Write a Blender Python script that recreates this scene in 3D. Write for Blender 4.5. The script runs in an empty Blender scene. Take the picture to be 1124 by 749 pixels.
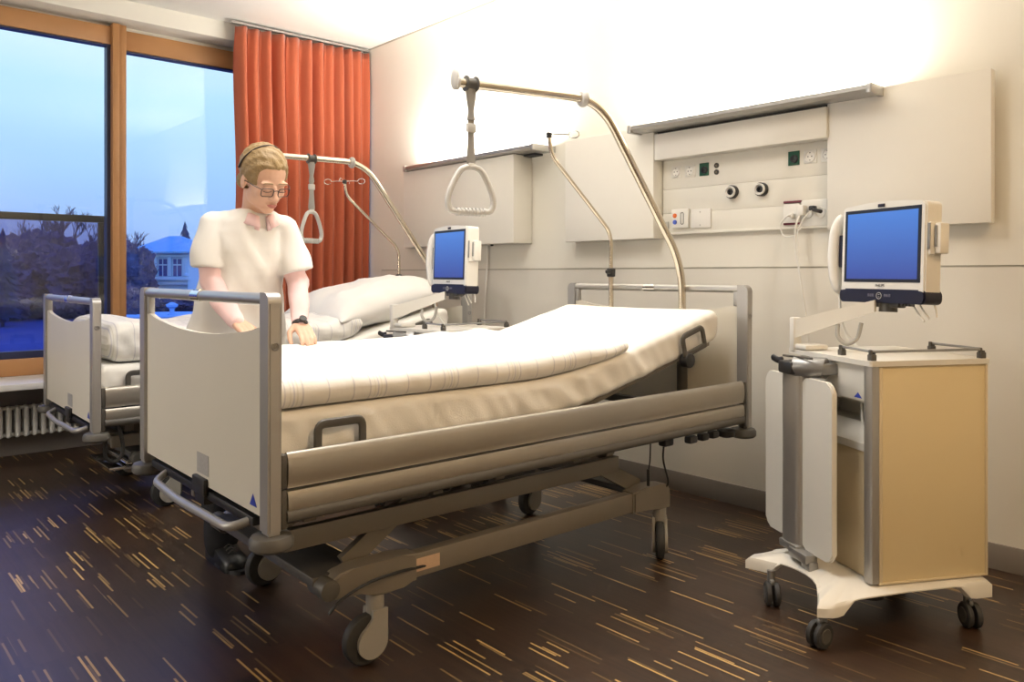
import bpy, bmesh, math, random
from mathutils import Vector, Matrix, noise as mnoise
R = math.radians
PI = math.pi
random.seed(7)
scene = bpy.context.scene
COL = scene.collection

# ------------------------------------------------------------------ materials
def new_mat(name):
    m = bpy.data.materials.new(name); m.use_nodes = True
    nt = m.node_tree
    return m, nt, nt.nodes['Principled BSDF']

def mat(name, col, rough=.5, metal=0., var=.06, scale=12., bump=0., bscale=60., coat=0., spec=.5, alpha=1.):
    m, nt, b = new_mat(name)
    N, L = nt.nodes, nt.links
    tc = N.new('ShaderNodeTexCoord')
    nz = N.new('ShaderNodeTexNoise'); nz.inputs['Scale'].default_value = scale; nz.inputs['Detail'].default_value = 3
    L.new(tc.outputs['Object'], nz.inputs['Vector'])
    mx = N.new('ShaderNodeMix'); mx.data_type = 'RGBA'
    a = [max(0, c*(1-var)) for c in col]; d = [min(1, c*(1+var)) for c in col]
    mx.inputs['A'].default_value = (*a, 1); mx.inputs['B'].default_value = (*d, 1)
    L.new(nz.outputs['Fac'], mx.inputs['Factor']); L.new(mx.outputs['Result'], b.inputs['Base Color'])
    b.inputs['Roughness'].default_value = rough; b.inputs['Metallic'].default_value = metal
    b.inputs['Coat Weight'].default_value = coat
    b.inputs['Specular IOR Level'].default_value = spec
    if bump:
        n2 = N.new('ShaderNodeTexNoise'); n2.inputs['Scale'].default_value = bscale; n2.inputs['Detail'].default_value = 4
        L.new(tc.outputs['Object'], n2.inputs['Vector'])
        bp = N.new('ShaderNodeBump'); bp.inputs['Strength'].default_value = bump; bp.inputs['Distance'].default_value = .01
        L.new(n2.outputs['Fac'], bp.inputs['Height']); L.new(bp.outputs['Normal'], b.inputs['Normal'])
    return m

M = {}
M['wall'] = mat('wall_paint', (.80, .775, .70), .65, var=.02, scale=2)
M['lower_wall'] = mat('wall_panel_paint', (.74, .715, .65), .6, var=.02, scale=2)
M['ceiling'] = mat('ceiling_paint', (.86, .85, .81), .8, var=.01)
M['soffit'] = mat('soffit_paint', (.80, .78, .72), .8, var=.01)
M['seam'] = mat('shadow_gap', (.50, .48, .42), .8)
M['baseboard'] = mat('baseboard_grey', (.23, .205, .185), .55, var=.04)
M['under_sill'] = mat('grey_under_sill', (.26, .24, .25), .6)
M['sill'] = mat('white_stone_sill', (.80, .80, .80), .35)
M['panel_white'] = mat('white_service_panel', (.82, .80, .74), .45, var=.01)
M['panel_inner'] = mat('cream_service_strip', (.78, .76, .69), .4, var=.02)
M['alu'] = mat('brushed_aluminium', (.50, .49, .47), .34, .75, var=.05)
M['alu_dark'] = mat('dull_aluminium', (.30, .30, .295), .38, .6, var=.05)
M['slit'] = mat('dark_slit', (.05, .05, .05), .7)
M['chrome'] = mat('polished_chrome', (.80, .79, .76), .14, 1., var=.02)
M['champagne'] = mat('satin_steel_tube', (.68, .61, .50), .2, 1., var=.04)
M['bed_frame'] = mat('silver_bed_frame', (.40, .39, .375), .38, .45, var=.05)
M['bed_rail'] = mat('silver_beige_rail', (.37, .345, .30), .32, .5, var=.04)
M['bed_panel'] = mat('cream_laminate', (.74, .70, .60), .45, var=.03, scale=3)
M['bumper'] = mat('grey_rubber', (.105, .10, .09), .5, var=.08)
M['bed_steel'] = mat('grey_painted_steel', (.22, .195, .16), .42, .2, var=.06)
M['dark_steel'] = mat('dark_painted_steel', (.095, .092, .09), .36, .3)
M['black'] = mat('black_plastic', (.02, .02, .022), .4)
M['bracket'] = mat('dark_grey_plastic', (.085, .08, .07), .45)
M['tire'] = mat('dark_tyre', (.035, .035, .035), .6)
M['hub'] = mat('grey_wheel_cover', (.33, .315, .28), .45)
M['yellow'] = mat('yellow_ring', (.75, .65, .05), .4)
M['red'] = mat('red_plastic', (.6, .03, .02), .4)
M['blue_mark'] = mat('blue_emblem', (.03, .06, .45), .4)
M['label_grey'] = mat('grey_sticker', (.42, .41, .40), .5, var=.25, scale=160)
M['label_beige'] = mat('beige_sticker', (.62, .44, .30), .5, var=.1, scale=90)
M['white_plastic'] = mat('white_plastic', (.80, .79, .75), .35, var=.02)
M['grey_plastic'] = mat('grey_handle_plastic', (.50, .49, .46), .42, var=.04)
M['strap'] = mat('grey_webbing', (.27, .26, .24), .7, bump=.2, bscale=400)
M['cable_white'] = mat('white_cable', (.80, .79, .74), .45)
M['cable_black'] = mat('black_cable', (.02, .02, .02), .5)
M['cable_grey'] = mat('grey_cable', (.35, .34, .31), .5)
M['green'] = mat('dark_green_socket', (.01, .09, .05), .4, var=.2, scale=80)
M['wood'] = mat('oiled_larch_frame', (.43, .215, .085), .45, var=.12, scale=5)
M['seal'] = mat('dark_blue_seal', (.02, .025, .07), .4)
M['railing'] = mat('dark_olive_railing', (.07, .06, .03), .5)
M['rad'] = mat('white_radiator_enamel', (.86, .86, .82), .35)
M['cart_white'] = mat('white_cabinet_laminate', (.74, .72, .66), .42, var=.02)
M['cart_side'] = mat('warm_lit_side', (.72, .60, .36), .45, var=.03, scale=4)  # yellow is warm lamplight on this side, put into the panel colour
M['cart_edge'] = mat('cream_edge_and_lit_door', (.66, .56, .38), .45)
M['monitor_white'] = mat('white_monitor_shell', (.78, .76, .70), .35)
M['monitor_black'] = mat('black_monitor_bezel', (.015, .015, .02), .3)
M['navy'] = mat('navy_monitor_chin', (.007, .007, .022), .3)
M['skin'] = mat('skin', (.66, .40, .28), .55, var=.06, scale=20)
M['lip'] = mat('lips', (.50, .19, .16), .5)
M['hair'] = mat('dark_blond_hair', (.29, .195, .085), .5, var=.25, scale=40, bump=.5, bscale=120)
M['hairband'] = mat('dark_hair_band', (.03, .02, .02), .5)
M['tunic'] = mat('white_cotton_tunic', (.76, .74, .70), .85, var=.01, bump=.1, bscale=300)
M['pink'] = mat('pale_pink_shirt', (.80, .56, .55), .8, var=.03, bump=.1, bscale=300)
M['trouser'] = mat('black_trousers', (.012, .012, .015), .8)
M['shoe'] = mat('black_shoe_leather', (.012, .012, .012), .35)
M['lens'] = mat('dark_spectacle_frame', (.03, .02, .02), .3)
M['eye'] = mat('dark_eyelash', (.05, .03, .025), .6)
M['sheet'] = mat('white_fitted_sheet', (.88, .865, .82), .85, var=.01, bump=.12, bscale=260)
M['pillowcase'] = mat('white_pillowcase', (.84, .83, .81), .85, var=.01, bump=.12, bscale=200)

def striped_linen():
    m, nt, b = new_mat('white_linen_with_woven_stripes')
    N, L = nt.nodes, nt.links
    tc = N.new('ShaderNodeTexCoord'); sp = N.new('ShaderNodeSeparateXYZ'); L.new(tc.outputs['Object'], sp.inputs[0])
    mm = N.new('ShaderNodeMath'); mm.operation = 'DIVIDE'; mm.inputs[1].default_value = .26; L.new(sp.outputs['X'], mm.inputs[0])
    fr = N.new('ShaderNodeMath'); fr.operation = 'FRACT'; L.new(mm.outputs[0], fr.inputs[0])
    cr = N.new('ShaderNodeValToRGB'); cr.color_ramp.interpolation = 'CONSTANT'
    w = (.84, .825, .79, 1); g = (.64, .63, .65, 1); y = (.73, .715, .66, 1); bl = (.64, .64, .69, 1)
    stops = [(0, w), (.10, g), (.118, w), (.30, g), (.315, w), (.36, y), (.375, w), (.40, bl), (.415, w), (.44, y), (.455, w), (.50, g), (.517, w), (.80, g), (.815, w)]
    e = cr.color_ramp.elements
    e[0].position = 0; e[0].color = w; e[1].position = stops[1][0]; e[1].color = stops[1][1]
    for p, c in stops[2:]:
        k = e.new(p); k.color = c
    L.new(fr.outputs[0], cr.inputs[0]); L.new(cr.outputs[0], b.inputs['Base Color'])
    b.inputs['Roughness'].default_value = .85
    nz = N.new('ShaderNodeTexNoise'); nz.inputs['Scale'].default_value = 9; nz.inputs['Detail'].default_value = 4
    L.new(tc.outputs['Object'], nz.inputs['Vector'])
    bp = N.new('ShaderNodeBump'); bp.inputs['Strength'].default_value = .25; bp.inputs['Distance'].default_value = .03
    L.new(nz.outputs['Fac'], bp.inputs['Height']); L.new(bp.outputs['Normal'], b.inputs['Normal'])
    return m
M['linen'] = striped_linen()

def curtain_mat():
    m, nt, b = new_mat('terracotta_curtain_cloth')
    N, L = nt.nodes, nt.links
    tc = N.new('ShaderNodeTexCoord')
    nz = N.new('ShaderNodeTexNoise'); nz.inputs['Scale'].default_value = 250; L.new(tc.outputs['Object'], nz.inputs['Vector'])
    mx = N.new('ShaderNodeMix'); mx.data_type = 'RGBA'
    mx.inputs['A'].default_value = (.42, .085, .034, 1); mx.inputs['B'].default_value = (.52, .125, .05, 1)
    L.new(nz.outputs['Fac'], mx.inputs['Factor']); L.new(mx.outputs['Result'], b.inputs['Base Color'])
    b.inputs['Roughness'].default_value = .75
    b.inputs['Sheen Weight'].default_value = .3
    return m
M['curtain'] = curtain_mat()

def floor_mat():
    m, nt, b = new_mat('dark_parquet_with_light_slips')
    N, L = nt.nodes, nt.links
    tc = N.new('ShaderNodeTexCoord'); sp = N.new('ShaderNodeSeparateXYZ'); L.new(tc.outputs['Object'], sp.inputs[0])
    def math_(op, a, b_=None, c=None):
        n = N.new('ShaderNodeMath'); n.operation = op
        for i, v in enumerate((a, b_, c)):
            if v is None: continue
            if isinstance(v, (int, float)): n.inputs[i].default_value = v
            else: L.new(v, n.inputs[i])
        return n.outputs[0]
    def wn(x, y, z=0.):
        cb = N.new('ShaderNodeCombineXYZ')
        for i, v in enumerate((x, y, z)):
            if isinstance(v, (int, float)): cb.inputs[i].default_value = v
            else: L.new(v, cb.inputs[i])
        n = N.new('ShaderNodeTexWhiteNoise'); n.noise_dimensions = '3D'; L.new(cb.outputs[0], n.inputs['Vector'])
        return n.outputs['Value']
    X, Y = sp.outputs['X'], sp.outputs['Y']
    strip = math_('FLOOR', math_('DIVIDE', X, .0085))
    inx = math_('FRACT', math_('DIVIDE', X, .0085))
    block = math_('FLOOR', math_('DIVIDE', X, .16))
    off = wn(block, 3.3)
    yy = math_('ADD', math_('DIVIDE', Y, .30), math_('MULTIPLY', off, 7.))
    cell = math_('FLOOR', yy); fy = math_('FRACT', yy)
    rs = wn(strip, cell, 1.)          # per slip
    dens = wn(block, cell, 2.)        # per batten
    # most battens hold one or two light slips, a few hold many
    thr = math_('SUBTRACT', .915, math_('MULTIPLY', math_('POWER', dens, 5.), .48))
    on = math_('GREATER_THAN', rs, thr)
    a0 = math_('MULTIPLY', wn(strip, cell, 4.), .45)
    a1 = math_('SUBTRACT', 1., math_('MULTIPLY', wn(strip, cell, 5.), .35))
    on = math_('MULTIPLY', on, math_('GREATER_THAN', fy, a0))
    on = math_('MULTIPLY', on, math_('LESS_THAN', fy, a1))
    on = math_('MULTIPLY', on, math_('LESS_THAN', inx, .8))
    inten = math_('MULTIPLY', on, math_('ADD', .12, math_('MULTIPLY', math_('POWER', wn(strip, cell, 6.), 1.4), .85)))
    # wood base with strip-wise tone
    tone = wn(strip, cell, 8.)
    tone2 = wn(block, cell, 9.)
    tt = math_('ADD', math_('MULTIPLY', tone, .5), math_('MULTIPLY', tone2, .5))
    base = N.new('ShaderNodeMix'); base.data_type = 'RGBA'
    base.inputs['A'].default_value = (.022, .011, .006, 1); base.inputs['B'].default_value = (.052, .0265, .0135, 1)
    L.new(tt, base.inputs['Factor'])
    mx = N.new('ShaderNodeMix'); mx.data_type = 'RGBA'; mx.inputs['B'].default_value = (.58, .37, .13, 1)
    L.new(inten, mx.inputs['Factor']); L.new(base.outputs['Result'], mx.inputs['A'])
    L.new(mx.outputs['Result'], b.inputs['Base Color'])
    nz = N.new('ShaderNodeTexNoise'); nz.inputs['Scale'].default_value = 3.; nz.inputs['Detail'].default_value = 5
    L.new(tc.outputs['Object'], nz.inputs['Vector'])
    rr = N.new('ShaderNodeMapRange'); rr.inputs['To Min'].default_value = .34; rr.inputs['To Max'].default_value = .46
    L.new(nz.outputs['Fac'], rr.inputs['Value']); L.new(rr.outputs[0], b.inputs['Roughness'])
    b.inputs['Specular IOR Level'].default_value = .85
    return m
M['floor'] = floor_mat()

def glass_mat(name, tint=(1, 1, 1), refl=1.0):
    m = bpy.data.materials.new(name); m.use_nodes = True
    nt = m.node_tree; N, L = nt.nodes, nt.links; N.clear()
    out = N.new('ShaderNodeOutputMaterial'); mix = N.new('ShaderNodeMixShader')
    fr = N.new('ShaderNodeFresnel'); fr.inputs['IOR'].default_value = 1.45
    tr = N.new('ShaderNodeBsdfTransparent'); tr.inputs['Color'].default_value = (*tint, 1)
    gl = N.new('ShaderNodeBsdfGlossy'); gl.inputs['Roughness'].default_value = .0
    gl.inputs['Color'].default_value = (refl, refl, refl, 1)
    L.new(fr.outputs[0], mix.inputs[0]); L.new(tr.outputs[0], mix.inputs[1]); L.new(gl.outputs[0], mix.inputs[2])
    L.new(mix.outputs[0], out.inputs['Surface'])
    return m
M['glass'] = glass_mat('window_glass', (.97, .99, 1.), .8)
M['tinted_glass'] = glass_mat('tinted_balustrade_glass', (.72, .68, .78), .8)

def emit(name, col, s):
    m, nt, b = new_mat(name)
    b.inputs['Base Color'].default_value = (0, 0, 0, 1)
    b.inputs['Emission Color'].default_value = (*col, 1); b.inputs['Emission Strength'].default_value = s
    return m
M['tube'] = emit('lamp_tube_glow', (1, .9, .72), 6.)
def screen_mat():
    m, nt, b = new_mat('lit_blue_screen')
    N, L = nt.nodes, nt.links
    tc = N.new('ShaderNodeTexCoord'); sp = N.new('ShaderNodeSeparateXYZ'); L.new(tc.outputs['Generated'], sp.inputs[0])
    cr = N.new('ShaderNodeValToRGB')
    cr.color_ramp.elements[0].color = (.045, .085, .40, 1); cr.color_ramp.elements[1].color = (.085, .27, .82, 1)
    L.new(sp.outputs['Z'], cr.inputs[0])
    b.inputs['Base Color'].default_value = (.01, .01, .015, 1); b.inputs['Roughness'].default_value = .35
    L.new(cr.outputs[0], b.inputs['Emission Color']); b.inputs['Emission Strength'].default_value = .82
    return m
M['screen'] = screen_mat()
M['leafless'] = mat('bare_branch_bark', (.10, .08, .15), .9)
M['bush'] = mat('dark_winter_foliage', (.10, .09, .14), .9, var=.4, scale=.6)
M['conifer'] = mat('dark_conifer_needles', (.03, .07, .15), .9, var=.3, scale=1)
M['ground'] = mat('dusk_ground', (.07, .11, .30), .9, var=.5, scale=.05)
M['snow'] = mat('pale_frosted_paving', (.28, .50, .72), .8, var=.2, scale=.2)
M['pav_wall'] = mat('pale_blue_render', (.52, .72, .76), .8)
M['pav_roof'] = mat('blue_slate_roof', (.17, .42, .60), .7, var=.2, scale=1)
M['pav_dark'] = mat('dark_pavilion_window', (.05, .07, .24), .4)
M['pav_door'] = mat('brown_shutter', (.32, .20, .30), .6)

# ------------------------------------------------------------------ mesh builder
class MB:
    def __init__(s): s.bm = bmesh.new()
    def _mark(s): return len(s.bm.verts)
    def box(s, c, d, bev=0, rot=None, seg=2):
        r = bmesh.ops.create_cube(s.bm, size=1)['verts']
        bmesh.ops.scale(s.bm, vec=Vector(d), verts=r)
        if bev:
            es = list({e for v in r for e in v.link_edges})
            q = bmesh.ops.bevel(s.bm, geom=es, offset=min(bev, min(d)*.49), segments=seg, affect='EDGES', profile=.5)
            r = list({v for f in q['faces'] for v in f.verts} | {v for v in r if v.is_valid})
        if rot is not None: bmesh.ops.rotate(s.bm, cent=(0, 0, 0), matrix=rot, verts=r)
        bmesh.ops.translate(s.bm, vec=Vector(c), verts=r)
        return s
    def b2(s, x0, x1, y0, y1, z0, z1, bev=0):
        return s.box(((x0+x1)/2, (y0+y1)/2, (z0+z1)/2), (abs(x1-x0), abs(y1-y0), abs(z1-z0)), bev)
    def ring_loft(s, rings, closed=False, cap=True):
        vs = [[s.bm.verts.new(p) for p in r] for r in rings]
        n = len(vs[0]); m = len(vs)
        for i in range(m if closed else m-1):
            a, b = vs[i], vs[(i+1) % m]
            for j in range(n):
                s.bm.faces.new((a[j], a[(j+1) % n], b[(j+1) % n], b[j]))
        if cap and not closed:
            s.bm.faces.new(list(reversed(vs[0]))); s.bm.faces.new(vs[-1])
        return s
    def cyl(s, p0, p1, r, r2=None, n=20, bev=0):
        p0, p1 = Vector(p0), Vector(p1); r2 = r if r2 is None else r2
        d = (p1-p0); L = d.length; d.normalize()
        prof = [(0, r), (L, r2)]
        if bev: prof = [(0, r-bev), (bev*.3, r-bev*.3), (bev, r), (L-bev, r2), (L-bev*.3, r2-bev*.3), (L, r2-bev)]
        return s.lathe(p0, d, prof, n)
    def lathe(s, o, ax, prof, n=24):
        o = Vector(o); ax = Vector(ax).normalized()
        u = ax.orthogonal().normalized(); v = ax.cross(u)
        rings = [[o+ax*h+(u*math.cos(2*PI*k/n)+v*math.sin(2*PI*k/n))*max(r, 1e-4) for k in range(n)] for h, r in prof]
        return s.ring_loft(rings)
    def tube(s, pts, r, n=10, closed=False, flat=None, up=None):
        pts = [Vector(p) for p in pts]; m = len(pts)
        T = []
        for i in range(m):
            a = pts[(i-1) % m] if (closed or i > 0) else pts[i]
            b = pts[(i+1) % m] if (closed or i < m-1) else pts[i]
            T.append((b-a).normalized())
        u = Vector(up) if up is not None else T[0].orthogonal()
        rings = []
        for i in range(m):
            if up is not None: u = Vector(up)
            u = (u-T[i]*u.dot(T[i])).normalized(); v = T[i].cross(u)
            rr = r[i] if isinstance(r, (list, tuple)) else r
            fu, fv = (flat if flat else (1, 1))
            rings.append([pts[i]+(u*math.cos(2*PI*k/n)*fu+v*math.sin(2*PI*k/n)*fv)*rr for k in range(n)])
        return s.ring_loft(rings, closed=closed)
    def prism(s, poly, f, a, b):
        """poly of (p,q); f(p,q,h)->xyz; extruded from h=a to h=b"""
        return s.ring_loft([[Vector(f(p, q, a)) for p, q in poly], [Vector(f(p, q, b)) for p, q in poly]])
    def ell(s, c, r, rot=None, nu=20, nv=14):
        q = bmesh.ops.create_uvsphere(s.bm, u_segments=nu, v_segments=nv, radius=1)['verts']
        bmesh.ops.scale(s.bm, vec=Vector(r) if hasattr(r, '__len__') else Vector((r, r, r)), verts=q)
        if rot is not None: bmesh.ops.rotate(s.bm, cent=(0, 0, 0), matrix=rot, verts=q)
        bmesh.ops.translate(s.bm, vec=Vector(c), verts=q)
        return s
    def grid(s, rows, closed_u=False):
        vs = [[s.bm.verts.new(p) for p in r] for r in rows]
        for i in range(len(vs)-1):
            n = len(vs[i])
            for j in range(n if closed_u else n-1):
                s.bm.faces.new((vs[i][j], vs[i][(j+1) % n], vs[i+1][(j+1) % n], vs[i+1][j]))
        return s
    def xf(s, mtx): bmesh.ops.transform(s.bm, matrix=mtx, verts=s.bm.verts[:]); return s
    def build(s, name, m, parent=None, angle=35, mods=None, recalc=True):
        if recalc: bmesh.ops.recalc_face_normals(s.bm, faces=s.bm.faces[:])
        me = bpy.data.meshes.new(name); s.bm.to_mesh(me); s.bm.free()
        for p in me.polygons: p.use_smooth = True
        me.set_sharp_from_angle(angle=R(angle))
        me.materials.append(m)
        o = bpy.data.objects.new(name, me); COL.objects.link(o)
        if parent is not None: o.parent = parent
        if mods: mods(o)
        return o

def tag(o, label, cat=None, group=None):
    o['label'] = label
    if cat: o['category'] = cat
    if group: o['group'] = group
    return o
def lab(o, label): o['label'] = label; return o
def empty(name, loc, rz, label, cat, group=None):
    o = bpy.data.objects.new(name, None); COL.objects.link(o)
    o.location = loc; o.rotation_euler = (0, 0, rz); o.empty_display_size = .1
    return tag(o, label, cat, group)
def struct(o): o['kind'] = 'structure'; return o

def fillet(pts, r, n=6):
    pts = [Vector(p) for p in pts]; out = [pts[0]]
    for i in range(1, len(pts)-1):
        a, b, c = pts[i-1], pts[i], pts[i+1]
        d1 = (a-b); d2 = (c-b); rr = min(r, d1.length*.48, d2.length*.48)
        p0 = b+d1.normalized()*rr; p2 = b+d2.normalized()*rr
        for k in range(n+1):
            t = k/n; out.append(p0*(1-t)**2+b*2*t*(1-t)+p2*t*t)
    out.append(pts[-1]); return out
def smooth_path(pts, n=6):
    pts = [Vector(p) for p in pts]; out = []
    P = [pts[0]*2-pts[1]]+pts+[pts[-1]*2-pts[-2]]
    for i in range(1, len(P)-2):
        for k in range(n):
            t = k/n; a, b, c, d = P[i-1], P[i], P[i+1], P[i+2]
            out.append(.5*((2*b)+(c-a)*t+(2*a-5*b+4*c-d)*t*t+(3*b-a-3*c+d)*t**3))
    out.append(pts[-1]); return out
def rrect(w0, w1, h0, h1, r, n=5):
    out = []
    for cx, cy, a0 in ((w1-r, h1-r, 0), (w0+r, h1-r, 90), (w0+r, h0+r, 180), (w1-r, h0+r, 270)):
        for k in range(n+1):
            a = R(a0+90*k/n); out.append((cx+r*math.cos(a), cy+r*math.sin(a)))
    return out
def interp(t, tab):
    if t <= tab[0][0]: return tab[0][1]
    for (a, x), (b, y) in zip(tab, tab[1:]):
        if t <= b: return x+(y-x)*(t-a)/(b-a)
    return tab[-1][1]
def smoothstep(t): t = max(0., min(1., t)); return t*t*(3-2*t)
# ------------------------------------------------------------------ setting
XW, YW, ZC = 3.46, 5.85, 3.0
struct(MB().b2(-2.2, 3.62, -1.4, 6.05, -.12, 0).build('floor', M['floor']))
struct(MB().b2(-2.2, 3.62, -1.4, 5.70, ZC, ZC+.12).build('ceiling', M['ceiling']))
t1 = MB().b2(-2.2, 3.62, 5.70, 6.05, 2.875, 3.12, .004)
t1.b2(-2.2, 3.62, 5.91, 6.05, 2.78, 2.88)
struct(t1.build('trim_1', M['soffit']))
# head wall: upper and lower lining with a real gap between them
struct(MB().b2(3.475, 3.62, -1.4, 6.05, 0, ZC).build('wall_head', M['wall']))
w = MB(); w.b2(XW, 3.475, -1.4, 5.80, 1.185, ZC-.014)
w.b2(XW+.006, 3.475, 5.42, 5.80, 0.0, 1.185)
struct(w.build('upper_lining', M['wall'], bpy.data.objects['wall_head']))
struct(MB().b2(XW, 3.475, -1.4, 5.42, .0, 1.177).build('lower_lining', M['lower_wall'], bpy.data.objects['wall_head']))
struct(MB().b2(3.466, 3.474, -1.4, 5.42, 1.177, 1.185).build('seam_strip', M['seam'], bpy.data.objects['wall_head']))
struct(MB().b2(XW+.002, 3.474, -1.4, 5.69, ZC-.014, ZC).build('trim_2', M['seam']))
struct(MB().b2(XW-.012, XW, -1.4, 5.80, 0, .10, .002).build('baseboard_right', M['baseboard']))
struct(MB().b2(-2.32, -2.2, -1.4, 6.05, 0, 3.12).build('wall_left', M['wall']))
struct(MB().b2(-2.32, 3.62, -1.52, -1.4, 0, 3.12).build('wall_back', M['wall']))
w = MB(); w.b2(-2.2, 3.475, YW, 6.05, 0, .50); w.b2(-2.2, -1.1, YW, 6.05, .50, 2.875)
struct(w.build('wall_window', M['under_sill']))
struct(MB().b2(-2.2, XW-.012, YW-.025, YW, 0, .128, .002).build('baseboard_back', M['baseboard']))
s_ = MB(); s_.b2(-2.2, XW, 5.40, YW, .462, .50, .004)
struct(s_.build('trim_3', M['sill']))
# window 1 (left, in line with the wall) and window 2 (right, set back), both with larch frames
def window(name, x0, x1, y, zt, zb, fr, zt2):
    f = MB()
    f.b2(x0, x1, y, y+.09, zt, zt2, .006); f.b2(x0, x1, y, y+.09, .50, zb, .006)
    if name == 'window_1': f.b2(x0, x0+.09, y-.01, y+.09, .50, zt2, .006)
    o = f.build(name, M['wood']); struct(o)
    s = MB(); s.b2(x0+.0, x1, y+.012, y+.075, zt-.012, zt); s.b2(x0, x1, y+.012, y+.075, zb, zb+.045)
    s.b2(x1-.03, x1, y+.02, y+.085, zb, zt)
    struct(s.build('window_seal', M['seal'], o))
    struct(MB().b2(x0, x1, y+.045, y+.055, zb+.03, zt).build('window_pane', M['glass'], o))
    return o
window('window_1', -1.10, 1.575, 5.83, 2.72, .61, None, 2.842)
window('window_2', 1.66, XW+.01, 5.86, 2.705, .61, None, 2.84)
ml = MB(); ml.b2(1.568, 1.612, 5.80, 5.95, .50, 2.862, .004); ml.b2(1.612, 1.66, 5.815, 5.95, .50, 2.862, .004)
struct(ml.build('trim_4', M['wood']))

# radiator
rad = empty('radiator', (-.6, 5.74, .128), 0, 'low white tubular radiator under the window sill behind the far bed', 'radiator')
cb = MB()
n = int((1.33+.6)/.047)
for i in range(n+1):
    x = i*.047
    for yy in (-.03, .03):
        cb.tube([(x, yy, .012), (x, yy, .06), (x, yy, .14), (x, yy, .19)], [.013, .015, .015, .013], 8)
    cb.ell((x, 0, .185), (.017, .046, .016), nu=10, nv=8); cb.ell((x, 0, .022), (.017, .046, .022), nu=10, nv=8)
cb.build('column', M['rad'], rad, 50)
MB().tube([(0, 0, .185), (n*.047, 0, .185)], .012).tube([(0, 0, .02), (n*.047, 0, .02)], .012).build('header_pipe', M['rad'], rad)

# curtain
def make_curtain():
    g = MB(); rows = []
    nz, nx = 26, 260
    for i in range(nz+1):
        t = i/nz; z = .515+(2.965-.515)*t
        row = []
        for j in range(nx+1):
            s = j/nx
            x = 2.335+(3.445-2.335)*s+.012*math.sin(9*t+3)*(1-s)
            ph = s*2*PI*11.5+1.4*math.sin(s*7.3+.4)+.25*math.sin(t*4+s*11)
            amp = .046*(.75+.35*math.sin(s*23.7+1.3*t))*(1-.45*smoothstep((t-.9)/.1))
            y = 5.595+amp*math.sin(ph)+.008*math.sin(2*ph+1)
            x += .012*math.cos(ph)
            row.append((x, y, z-(.012*abs(math.sin(ph*.5)) if i == nz else 0)))
        rows.append(row)
    g.grid(rows)
    def md(o):
        s = o.modifiers.new('thickness', 'SOLIDIFY'); s.thickness = .003
    c = g.build('curtain', M['curtain'], None, 180, md)
    tag(c, 'floor-length terracotta orange curtain hanging in pleats beside the right window', 'curtain')
    t = MB()
    t.b2(2.30, 3.45, 5.575, 5.605, 2.968, 2.984).build('curtain_rail', M['alu'], c)
make_curtain()

# ------------------------------------------------------------------ wall units
def bed_lamp(y0, y1, label):
    r = empty('wall_uplight', (XW, (y0+y1)/2, 1.905), 0, label, 'lamp', 'uplights above the service units')
    h = (y1-y0)/2
    g = MB()
    prof = [(-.005, .0), (-.17, .0), (-.19, .012), (-.19, .030), (-.184, .030), (-.184, .014), (-.168, .005), (-.005, .005)]
    g.prism(prof, lambda p, q, a: (p, a, q), -h, h)
    g.build('trough', M['alu'], r, 30)
    for s in (-1, 1):
        MB().b2(-.195, -.002, s*h-.012, s*h+.012, -.006, .036, .004).build('end_cap', M['alu'], r)
    MB().cyl((-.09, -h+.05, .018), (-.09, h-.05, .018), .012).build('light_tube', M['tube'], r)
    MB().b2(-.075, -.003, -h+.1, h-.1, -.012, 0).build('mounting_strip', M['slit'], r)
    return r
bed_lamp(1.43, 2.70, 'long aluminium uplight above the open service unit at the near bed')
bed_lamp(3.45, 4.81, 'long aluminium uplight above the closed service unit at the far bed')

# open service unit (near bed)
su = empty('service_unit', (XW-.0015, 2.13, 1.36), 0, 'open white wall service unit with sockets above the near bed', 'wall unit')
MB().b2(-.092, 0, -.47, .478, .395, .532, .003).build('upper_fascia', M['panel_white'], su)
bp = MB()
for z0, z1 in ((.012, .1125), (.1135, .2405), (.2415, .395)):
    bp.b2(-.016, 0, -.47, .478, z0, z1, .001)
bp.build('back_panel', M['panel_inner'], su)
MB().b2(-.024, 0, -.47, .478, 0, .012, .001).build('bottom_lip', M['panel_inner'], su)
MB().b2(-.095, 0, .482, 1.135, -.02, .578, .004).build('sliding_door', M['panel_white'], su)
MB().b2(-.075, -.030, -1.115, -.465, -.012, .580, .003).build('sliding_door', M['panel_white'], su)
# closed service unit (far bed)
sc = empty('service_unit', (XW-.0015, 4.25, 1.345), 0, 'closed white wall service unit above the far bed', 'wall unit')
MB().b2(-.16, 0, -.60, .61, 0, .556, .004).build('sliding_door', M['panel_white'], sc)
MB().b2(-.05, 0, .614, .77, .0, .55, .003).build('rear_panel', M['panel_white'], sc)
MB().cyl((-.08, -.30, -.01), (-.08, -.30, 0.0), .010).build('knob', M['black'], sc)

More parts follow.
